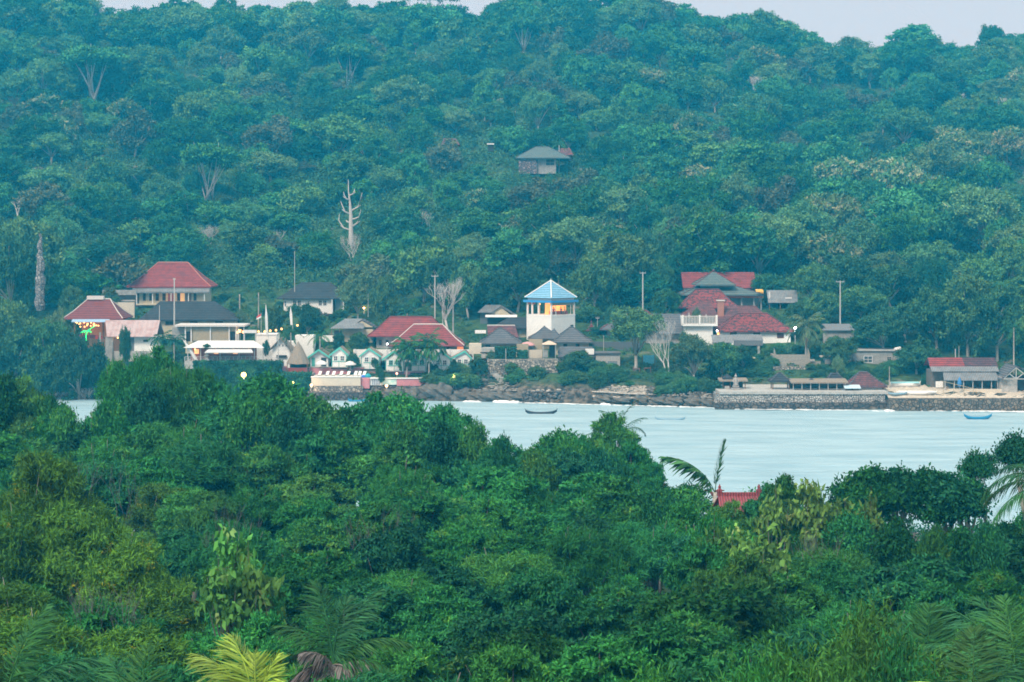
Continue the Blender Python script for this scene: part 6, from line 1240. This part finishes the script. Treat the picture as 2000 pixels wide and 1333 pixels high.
palm(313, 664, 358, None, 3, 11, 2.9, 12, 'bushy banana-like palm right of the tin shed', (.15, 0, 0), elev=(1.3, .2), ll=.9, w=.14, nl=16); palm(340, 668, 357.5, None, 3, 11, 2.8, 13, 'bushy low palm left of the white folded sail', (-.1, 0, 0), elev=(1.3, .1), ll=.9, w=.14, nl=16)
palm(468, 575, 385, None, 3, 10, 3.0, 14, 'pale palm above the black hipped roof end', elev=(1.2, 0)); palm(505, 572, 386, None, 3, 9, 2.6, 15, 'pale palm left of the white bungalow', elev=(1.2, 0)); palm(215, 590, 384, None, 3, 9, 2.4, 16, 'small palm behind the maroon bar roof', elev=(1.1, 0)); palm(795, 612, 378, None, 2, 8, 2.4, 17, 'banana plant behind the long red roof', elev=(1.3, .3), w=.3, nl=10, ll=.6)
palm(132, 660, 360, None, 4, 10, 2.6, 18, 'low feathery palm on the wooded point', elev=(1.1, -.2)); palm(1690, 622, 380, None, 4, 11, 3.2, 19, 'dim palm in the woods above the cement house', elev=(1.1, -.3)); palm(1955, 560, 372, None, 4, 12, 3.6, 20, 'dim palm in the woods above the truss shed', elev=(1.1, -.4)); palm(1672, 676, 362, None, 3, 8, 2.2, 21, 'bent young palm beside the rounded garden tree', (.3, 0, 0), elev=(1.3, .4))
for (u, tp, bs, Y, lb, sd_) in [(732, 700, 722, 355.6, 'small ball-topped palmlet before the second hut', 1), (739, 712, 735, 354, 'ball-topped palmlet above the blue tarpaulin', 2), (746, 722, 752, 350, 'leafy topiary sapling on the pink pool wall', 3), (886, 702, 728, 355, 'slim dark topiary sapling between the fifth and sixth huts', 4), (404, 672, 684, 356, 'small potted palmlet on the restaurant awning line', 5), (520, 665, 700, 357, 'slim leafy sapling left of the thatched cottage', 6), (850, 712, 726, 355, 'dark round topiary beside the fifth hut', 7)]:
    vt('dbush', u, tp, bs, 15, lb, Y, z=1, cat='shrub', var=sd_)
# bare trees
bare_tree(878, 648, 13.5, 'bare pale branching tree beside the concrete poles', 4, .24, 5, 2, .5, Y=374, wide=1.); bare_tree(1306, 768, 12.5, 'grey bare twiggy tree standing on the shore rocks', 9, .17, 5, 2, .35, Y=348.5, wide=.8)
def snag(u, base, Y, h, label, seed):
    x = (u - 1000) / F * Y; h = CAMZ + 104 / F * Y - H(x, Y) + .5; t = thing('dead_tree', label, 'tree', (x, Y, H(x, Y) - .5)); rq = random.Random(seed); mb = MB()
    pts = [Vector((rq.uniform(-.2, .2), 0, h * s)) + Vector((.25 * math.sin(s * 5), 0, 0)) for s in (0, .2, .4, .55, .7, .85, 1)]; mb.tube(pts, [.75, .62, .5, .42, .26, .14, .05], 8)
    mb.build('trunk', bark_dead, t, True); lb = MB()
    for (s, dx, up, L_) in ((.36, -1, 1.1, 5.2), (.5, 1, .3, 2.4), (.56, -1, 1.7, 3.8), (.6, 1, 1.9, 5.), (.74, -1, 1.5, 2.4), (.8, 1, 1.3, 2.), (.46, -1, .2, 1.4), (.4, 1, 2.2, 4.6)):
        p0 = Vector((.25 * math.sin(s * 5), 0, h * s)); d = Vector((dx, rq.uniform(-.5, .5), up * .3)).normalized(); q = p0 + d * L_ * .4; q2 = q + (d + Vector((0, 0, up))).normalized() * L_ * .4; q3 = q2 + Vector((dx * rq.uniform(-.3, .5), 0, 1)).normalized() * L_ * .3
        lb.tube([p0, q, q2, q3], [.24, .19, .13, .05], 6); lb.tube([q, q + Vector((dx * .7, .2, .5))], [.15, .05], 5)
    lb.build('branches', bark_dead, t, True); return t
snag(684, 445, 452, 14.5, 'stout bleached dead tree with stubby limbs, above the white bungalow', 3)
bare_tree(835, 480, 9, 'grey leafless thicket tree above the long red roof', 31, .1, 5, 2, .5); bare_tree(400, 500, 8, 'grey leafless twiggy tree low on the slope above the tall house', 33, .1, 5, 3, .5); bare_tree(690, 520, 8, 'bare grey twiggy tree under the bleached dead tree', 35, .1, 5, 3, .35)
bare_tree(1475, 200, 9, 'pale many-stemmed leafless tree high above the red long hall', 41, .22, 4, 2, .6, Y=Yrow(1475, 195)); bare_tree(1880, 225, 9, 'pale twin-stemmed tree high on the slope near the frame edge', 43, .2, 3, 2, .4); bare_tree(1968, 250, 12, 'tall pale leafless stems at the upper frame edge', 45, .2, 3, 2, .3); bare_tree(540, 500, 7, 'small bare grey tree right of the twiggy ones on the slope', 47, .1, 4, 2, .5); bare_tree(455, 285, 8, 'white bare crooked branches halfway up the slope', 49, .16, 4, 1, .7); bare_tree(35, 440, 9, 'pale dead snag above the big rounded tree', 51, .22, 3, 1, .4)
for k_, (u, bs) in enumerate([(60, 778), (85, 779), (110, 778), (135, 780), (160, 779), (178, 781)]): bare_tree(u, bs, 5.2, 'grey dead brushwood stems over the water at the wooded point', 60 + k_, .06, 4, 3, .45, Y=350.3, name='dead_brush').update_tag()
for o in list(bpy.data.objects):
    if o.name.startswith('dead_brush') and o.parent is None: o['group'] = 'dead brushwood at the wooded point'
# umbrella tree with pale splayed stems, and conspicuous hillside trees
KU = Kind('umbrella_tree', F_A, (301,), tk=bark_dead, tkw=dict(r0=.42, fork=.1, stems=4, lean=.5, maxl=12), rx=5.4, rz=2.4, nl=20, lr=1.6, tufts=900, nleaf=14, Lf=.55, W=.3, droop=.1, flat=.6, tuft_r=.35, zc=9., low=.0)
Y = Yrow(408, 415); x = (408 - 1000) / F * Y; plant_tree(KU, x, Y, H(x, Y), 17.5, 1., .4, 'umbrella-crowned tree on several pale splayed stems above the tall red-roofed house')
Y = Yrow(182, 212); x = (182 - 1000) / F * Y; plant_tree(KU, x, Y, H(x, Y), 19, 1.1, 2., 'broad grey-green layered tree on pale stems, upper slope, first from the frame edge')

# ---------------------------------------------------------------- foreground individuals
def nt_(kd, u, top, Y, wide, label, var=0, rz=0., hmax=None, cat='tree'):
    x = (u - 1000) / F * Y; zt = CAMZ - (top - HZ) / F * Y; z = H(x, Y); h = zt - z
    if hmax and h > hmax: z = zt - hmax; h = hmax
    return plant_tree(K[kd], x, Y, z, h, wide, rz, label, cat, None, var)
nt_('broad', 300, 684, 158, .42, 'tallest near tree crown rising in front of the tin shed', 0); nt_('feather', 258, 700, 160, .42, 'tall feathery crown left of the highest near tree', 1); nt_('feather', 365, 722, 157, .5, 'sloping feathery crown below the white folded sail', 0, 1.); nt_('broad', 420, 748, 156, .5, 'leafy crown below the ivy-covered wall', 1, 2.)
nt_('sapling', 512, 732, 150, .8, 'small upright leafy top before the ivy wall', 0, .5); nt_('sapling', 545, 752, 150, .8, 'leafy shoot beside the yellow lamp', 0, 2.); nt_('sapling', 608, 772, 150, .7, 'small leafy top against the surf', 0, 3.); nt_('broad', 735, 772, 150, .52, 'leafy crown standing against the water below the pool', 0, 1.); nt_('sapling', 790, 770, 150, .7, 'thin leafy shoots against the shore rocks', 0, 4.); nt_('broad', 868, 796, 150, .55, 'dark open crown against the water below the fifth hut', 1, 2.); nt_('sapling', 700, 790, 152, .9, 'pale leafy top left of the crown against the water', 0, 5.)
nt_('fresh', 40, 742, 162, .5, 'fresh green crown at the frame edge beside the wooded point', 0, 1.); nt_('dark', 115, 778, 160, .35, 'dark low crown before the narrow strip of water', 0, 4.)
nt_('broad', 1195, 812, 146, .6, 'pointed tree standing over the near wood before the bay', 0, 1.); nt_('fresh', 1135, 856, 142, .4, 'small rounded dark crown left of the pointed dark tree', 0, 2.); nt_('broad', 1240, 866, 140, .5, 'drooping layered crown right of the pointed dark tree', 1, 3.); nt_('fresh', 1276, 908, 138, .5, 'lower drooping crown at the edge of the bay', 0, .2); nt_('sapling', 1095, 842, 145, .8, 'tiny round leafy top against the water', 0, 1.5)
nt_('sapling', 1340, 948, 128, 1., 'small leafy top left of the two-fronded palm', 0, 1.); nt_('sapling', 1508, 948, 124, .9, 'round leafy top beside the red temple roof', 0, 2.); nt_('broad', 1545, 935, 112, .6, 'green crown behind the large-leaved teaks', 0, 2.); nt_('sparse', 1690, 915, 116, .8, 'open dark tree against the bay, first right of the teaks', 0, 1.); nt_('sparse', 1757, 914, 118, .85, 'open dark tree against the bay, second right of the teaks', 1, 2.); nt_('sparse', 1828, 918, 116, .85, 'open dark tree against the bay, third right of the teaks', 0, 4.); nt_('sparse', 1878, 925, 114, .9, 'rounded dark crown left of the lopped pale trunk', 1, 1.)
for (u_, t_, Y_, w_, l_) in ((85, 886, 96, .62, 'tallest yellow-flecked olive tree, its tip highest of the olive group'), (165, 985, 90, .7, 'second olive tree below the tallest one'), (262, 1062, 84, .75, 'olive tree on the inner side of the olive group'), (20, 1000, 90, .7, 'olive tree cut by the frame edge')): nt_('acacia', u_, t_, Y_, w_, l_, int(u_) % 2, u_)
# filler crowns round the temple roof and an irregular far edge of the near wood
nt_('fresh', 1425, 984, 112, .55, 'fresh green crown hiding the temple roof below its ridge', 0, 1.); nt_('broad', 1478, 981, 112, .55, 'clumpy green crown before the temple roof end', 1, 2.); nt_('fresh', 1440, 1085, 86, .7, 'fresh green crown below the large-leaved teaks', 1, 3.); nt_('broad', 1385, 1060, 92, .7, 'clumpy crown below the battered palm', 2, 1.)
rng = random.Random(91)
for j in range(34):
    u = 20 + j * 60 + rng.uniform(-22, 22); fr = float(ip(u, FG_U, FG_R))
    if 1390 < u < 1500: continue
    Y = fgY(fr) + rng.uniform(-12, 0); lb = f'thin leafy shoot breaking the near wood edge {zone(u, UZ)}'; nt_(rng.choice(('sapling', 'sapling', 'sparse')), u, fr - rng.uniform(-4, 20), Y, rng.uniform(.35, .7), lb, j, j * 1.7)
    bpy.data.objects[-1] if False else None
for o in bpy.data.objects:
    if o.parent is None and str(o.get('label', '')).startswith('thin leafy shoot'): o['group'] = o['label']
def nbare(u, top, Y, lb, seed, st=2):
    x = (u - 1000) / F * Y; bare_tree(u, 0, (CAMZ - (top - HZ) / F * Y - H(x, Y)) / .82, lb, seed, .07, 3, st, .45, Y=Y, wide=.6, m=mat('grey_twig', (.13, .13, .12), .9))
for j, (u, tp, Y, lb) in enumerate([(205, 868, 128, 'dark leafless limbs between crowns above the olive trees'), (1620, 1020, 98, 'grey leafless branches at the end of the teaks'), (735, 985, 106, 'bare grey limb in the middle of the near wood'), (470, 985, 104, 'fine bare branches above the young teak'), (170, 1105, 76, 'pale forked trunks under the olive trees'), ]): nbare(u, tp, Y, lb, 70 + j)
# lopped trees with pale trunks
KL = Kind('lopped_tree', GN_D, (91,), tk=bark_pale, tkw=dict(r0=.16, fork=.72, lean=.5, maxl=5), rx=1.5, rz=1.2, nl=6, lr=.6, tufts=300, nleaf=16, Lf=.26, W=.13, droop=.2, flat=.7, zc=8.2)
for (u, tp, Y, lb, w_) in ((1917, 882, 116, 'lopped tree with a thick pale leaning trunk and sparse leaf tufts', .62), (1992, 848, 112, 'tall lopped tree with a pale trunk at the frame edge', .66)):
    x = (u - 1000) / F * Y; z = H(x, Y); plant_tree(KL, x, Y, z, CAMZ - (tp - HZ) / F * Y - z, w_, u, lb)
# teaks
for j, (u, tp, Y, h, wd, lb) in enumerate([(1385, 1020, 92, 5.5, .7, 'large-leaved teak below the two-fronded palm'), (1440, 1030, 92, 5.5, .7, 'large-leaved teak in front of the red temple roof'), (1520, 955, 106, 7.5, .8, 'tall large-leaved teak in the middle of the clump'), (1580, 935, 106, 8, .8, 'tallest teak with cream flower sprays'), (1600, 985, 106, 7, .9, 'teak leaning to the open water gap'), (1640, 975, 106, 7, .8, 'last large-leaved teak beside the open dark trees'), (1490, 1030, 90, 6, .9, 'low teak with drooping leaves below the temple roof'), (455, 1030, 78, 6.2, .72, 'young teak with huge drooping leaves among the fine-leaved trees'), (500, 1080, 77, 4.8, .7, 'second young teak with drooping leaves'), (430, 1105, 76, 4.6, .8, 'lowest young teak with broad hanging leaves'), (1690, 965, 106, 6.5, .7, 'thin teak among the dark open trees')]):
    x = (u - 1000) / F * Y; z = H(x, Y); hh = CAMZ - (tp - HZ) / F * Y - z; plant_tree(K['teak'], x, Y, z, hh, wd * (7.8 / max(hh, 4)) * .82, j * 1.3, lb, 'tree', None, j)
# feathery bamboo-like shrubs along the bottom edge
for j, (u, tp, Y, wd) in enumerate([(1500, 1262, 50, .9), (1570, 1280, 49, .9), (1640, 1262, 50, .85), (1700, 1255, 51, .9), (1770, 1215, 52, .95), (1800, 1262, 50, .8), (1470, 1300, 48, .8), (1230, 1320, 48, .8)]):
    x = (u - 1000) / F * Y; z = H(x, Y); hh = CAMZ - (tp - HZ) / F * Y - z; plant_tree(K['bamboo'], x, Y, z, hh, .55 * wd, j, 'bright feathery bamboo-like shrub along the bottom edge', 'shrub', 'feathery shrubs at the bottom edge', 0)
# temple roof in the wood
b = B('temple_gate', 'pink-red tiled temple roof ridge with knobbed finials rising from the near wood', 1412, 1485, 1010, cat='temple', Y=120, found=7)
pinkt = mat('pink_red_tiles', (.42, .09, .11), .8, (.3, .07, .08), 5, 0, bands=('X', .17, .5, .8))
b.wall(mat('pink_temple_wall', (.5, .2, .2), .8), 1000, 1420, 1478, .5, 2.4); b.side(pinkt, 1404, 1490, 1003, 1408, 1487, 974, -.6, 4.2)
rd = MB().box(b.X(1406), b.X(1489), 1.38, 1.62, b.Z(975.5), b.Z(968.5)).build('ridge', pinkt, b.o)
for u in (1410.5, 1488): MB().box(b.X(u)-.15,b.X(u)+.15,1.35,1.65,b.Z(968.4),b.Z(963)).tube([(b.X(u),1.5,b.Z(963)),(b.X(u),1.5,b.Z(960)),(b.X(u),1.5,b.Z(957)),(b.X(u),1.5,b.Z(955)),(b.X(u),1.5,b.Z(952))],[.13,.07,.1,.05,.02],8).build('finial', pinkt, b.o)
# two-fronded palm against the bay
palm(1396, 962, 128, None, 8, 1, 4.4, 71, 'battered palm with only two ragged fronds against the bay', parts=True, azs=[3.05], elev=(1.2, 1.2), bend=1.5, ll=1.3, w=.17, nl=54, wind=(-.1, 0, 0), thick=.2, m=GN_P)
tt = [o for o in bpy.data.objects if o.get('label') == 'battered palm with only two ragged fronds against the bay'][0]
hz_ = [c for c in tt.children if c.name.startswith('trunk')][0].bound_box[1][2]
g_ = frond_geo(random.Random(5), (0, 0, hz_), .1, 1.42, 3.4, .1, 44, 1.05, .12, dr=.12); pts, V, Q = g_; obj('frond', frond_mesh('frond', [g_], GN_P), tt)
g_ = frond_geo(random.Random(6), (0, 0, hz_), 3.0, 1.0, 1.5, .5, 10, .3, .04); obj('frond', frond_mesh('frond', [g_], GN_PD), tt)
stub = MB()
for a in (2.6, 3.4, .4, 5.): stub.tube([(0,0,hz_-.3),(math.cos(a)*.35,.1,hz_+.1),(math.cos(a)*.7,.1,hz_+.12)],[.12,.08,.03],5)
stub.build('frond_stub', M_redwood, tt)
# near palms
palm(1208, 850, 150, None, 8, 10, 3.0, 72, 'palm crown sticking up behind the pointed dark tree', (-.4, 0, .3), parts=True, elev=(1.45, .5), ll=.6, nl=30, w=.05)
def fan(u, r, Y, label, specs, m, z=None, ll=.85, w=.042, nl=84, length=3., bend=1.3, wind=(0,0,0), name='coconut_palm', rw=.035):
    x, zz = XZ(u, r, Y); z0 = H(x, Y) - .3; h = zz - z0; t = thing(name, label, 'palm', (x, Y, z0)); rg_ = random.Random(int(u))
    MB().tube([(.25,0,0),(.1,0,h*.5),(0,0,h)],[.22,.17,.15],8).build('trunk', bark, t, True)
    for (az, el, lk, bk, mm) in specs: obj('frond', frond_mesh('frond', [frond_geo(rg_, (0,0,h), az, el, length*lk, bend*bk, nl, ll, w, wind)], mm or m, rw), t)
    return t
fan(498, 1412, 46, 'bright yellow-green coconut palm at the bottom edge', [(2.9,1.35,1.2,.95,None),(2.5,1.5,1.1,.5,None),(.4,1.47,.85,.4,None),(1.7,1.5,.8,.3,None)], GN_PY, ll=.75, w=.05, length=1.95)
fan(650, 1300, 58, 'shaggy coconut palm with dead grey fronds at its heart', [(2.2,1.45,1.,.5,None),(.5,1.35,1.05,.7,None),(1.,1.5,.8,.5,None),(.1,.9,1.,1.1,None),(-.3,.5,1,1.2,None),(2.8,1.1,.9,1.,None),(3.4,.2,.6,1.,GN_PD),(5.5,.3,.7,1.6,GN_PD),(6.1,.5,.9,1.4,GN_PD),(4.2,-.2,.6,.8,GN_PD),(5.,-.5,.6,.6,GN_PD),(3.8,.9,.5,.8,GN_PD)], GN_P, ll=.75, length=2.6)
xh, zh = XZ(650, 1290, 57.8); 
fan(10, 1390, 52, 'dark coconut palm in the bottom corner below the olive tree', [(1.2,1.3,1.1,.8,None),(.3,1.,1.1,1.,None),(2.4,1.3,1,.8,None),(5.5,.8,1,1.2,None),(3.6,.7,1,1.2,None),(.7,1.45,1,.5,None)], GN_P, length=3)
fan(270, 1480, 50, 'dark green palm tips at the bottom edge', [(2.2,1.35,1.1,.8,None),(2.7,1.1,1.1,.9,None),(.6,1.3,.9,.8,None),(1.5,1.5,1,.4,None)], GN_P, length=2.8)
fan(1810, 1350, 55, 'coconut palm with arching fronds behind the feathery shrubs', [(2.2,1.35,1.15,.9,None),(2.8,1.15,1.1,1.1,None),(3.1,.8,1,1.2,None),(1.2,1.5,1,.3,None),(.5,1.2,1,.9,None),(1.8,1.45,.9,.5,None),(5.,.8,1,1.2,None)], GN_P, length=2.4)
fan(1985, 1350, 54, 'large coconut palm at the bottom corner with bending yellow midribs', [(2.4,1.25,1.6,1.1,None),(2.8,1.,1.3,1.1,None),(1.6,1.45,1.1,.6,None),(3.2,.6,1.1,1.,None),(.6,1.2,1,.9,None),(2.,1.4,1.2,.8,None),(3.0,.3,1.2,.6,None)], GN_P, length=2.5)
fan(1900, 1395, 48, 'golden-tipped palm frond cluster right along the bottom edge', [(2.9,1.,1.2,1.5,GN_PY),(.3,1.2,1,1,None),(1.3,1.4,1,.5,None)], GN_P, length=2.2)
fan(2060, 950, 80, 'palm fronds reaching in from the frame edge by the lopped tree', [(3.1,.7,1.2,1.5,None),(2.8,.4,1.1,1.2,None),(3.3,.1,1.1,1.,None),(2.4,.9,1,1.3,None)], GN_P, length=3.)
fan(1722, 1015, 120, 'pale palm fronds among the open dark trees', [(.4,1.2,.8,1.,None),(1.2,1.4,.9,.6,None),(2.6,1.1,.8,1.,None),(5.8,.6,.8,1.,None)], GN_P, length=2.4)
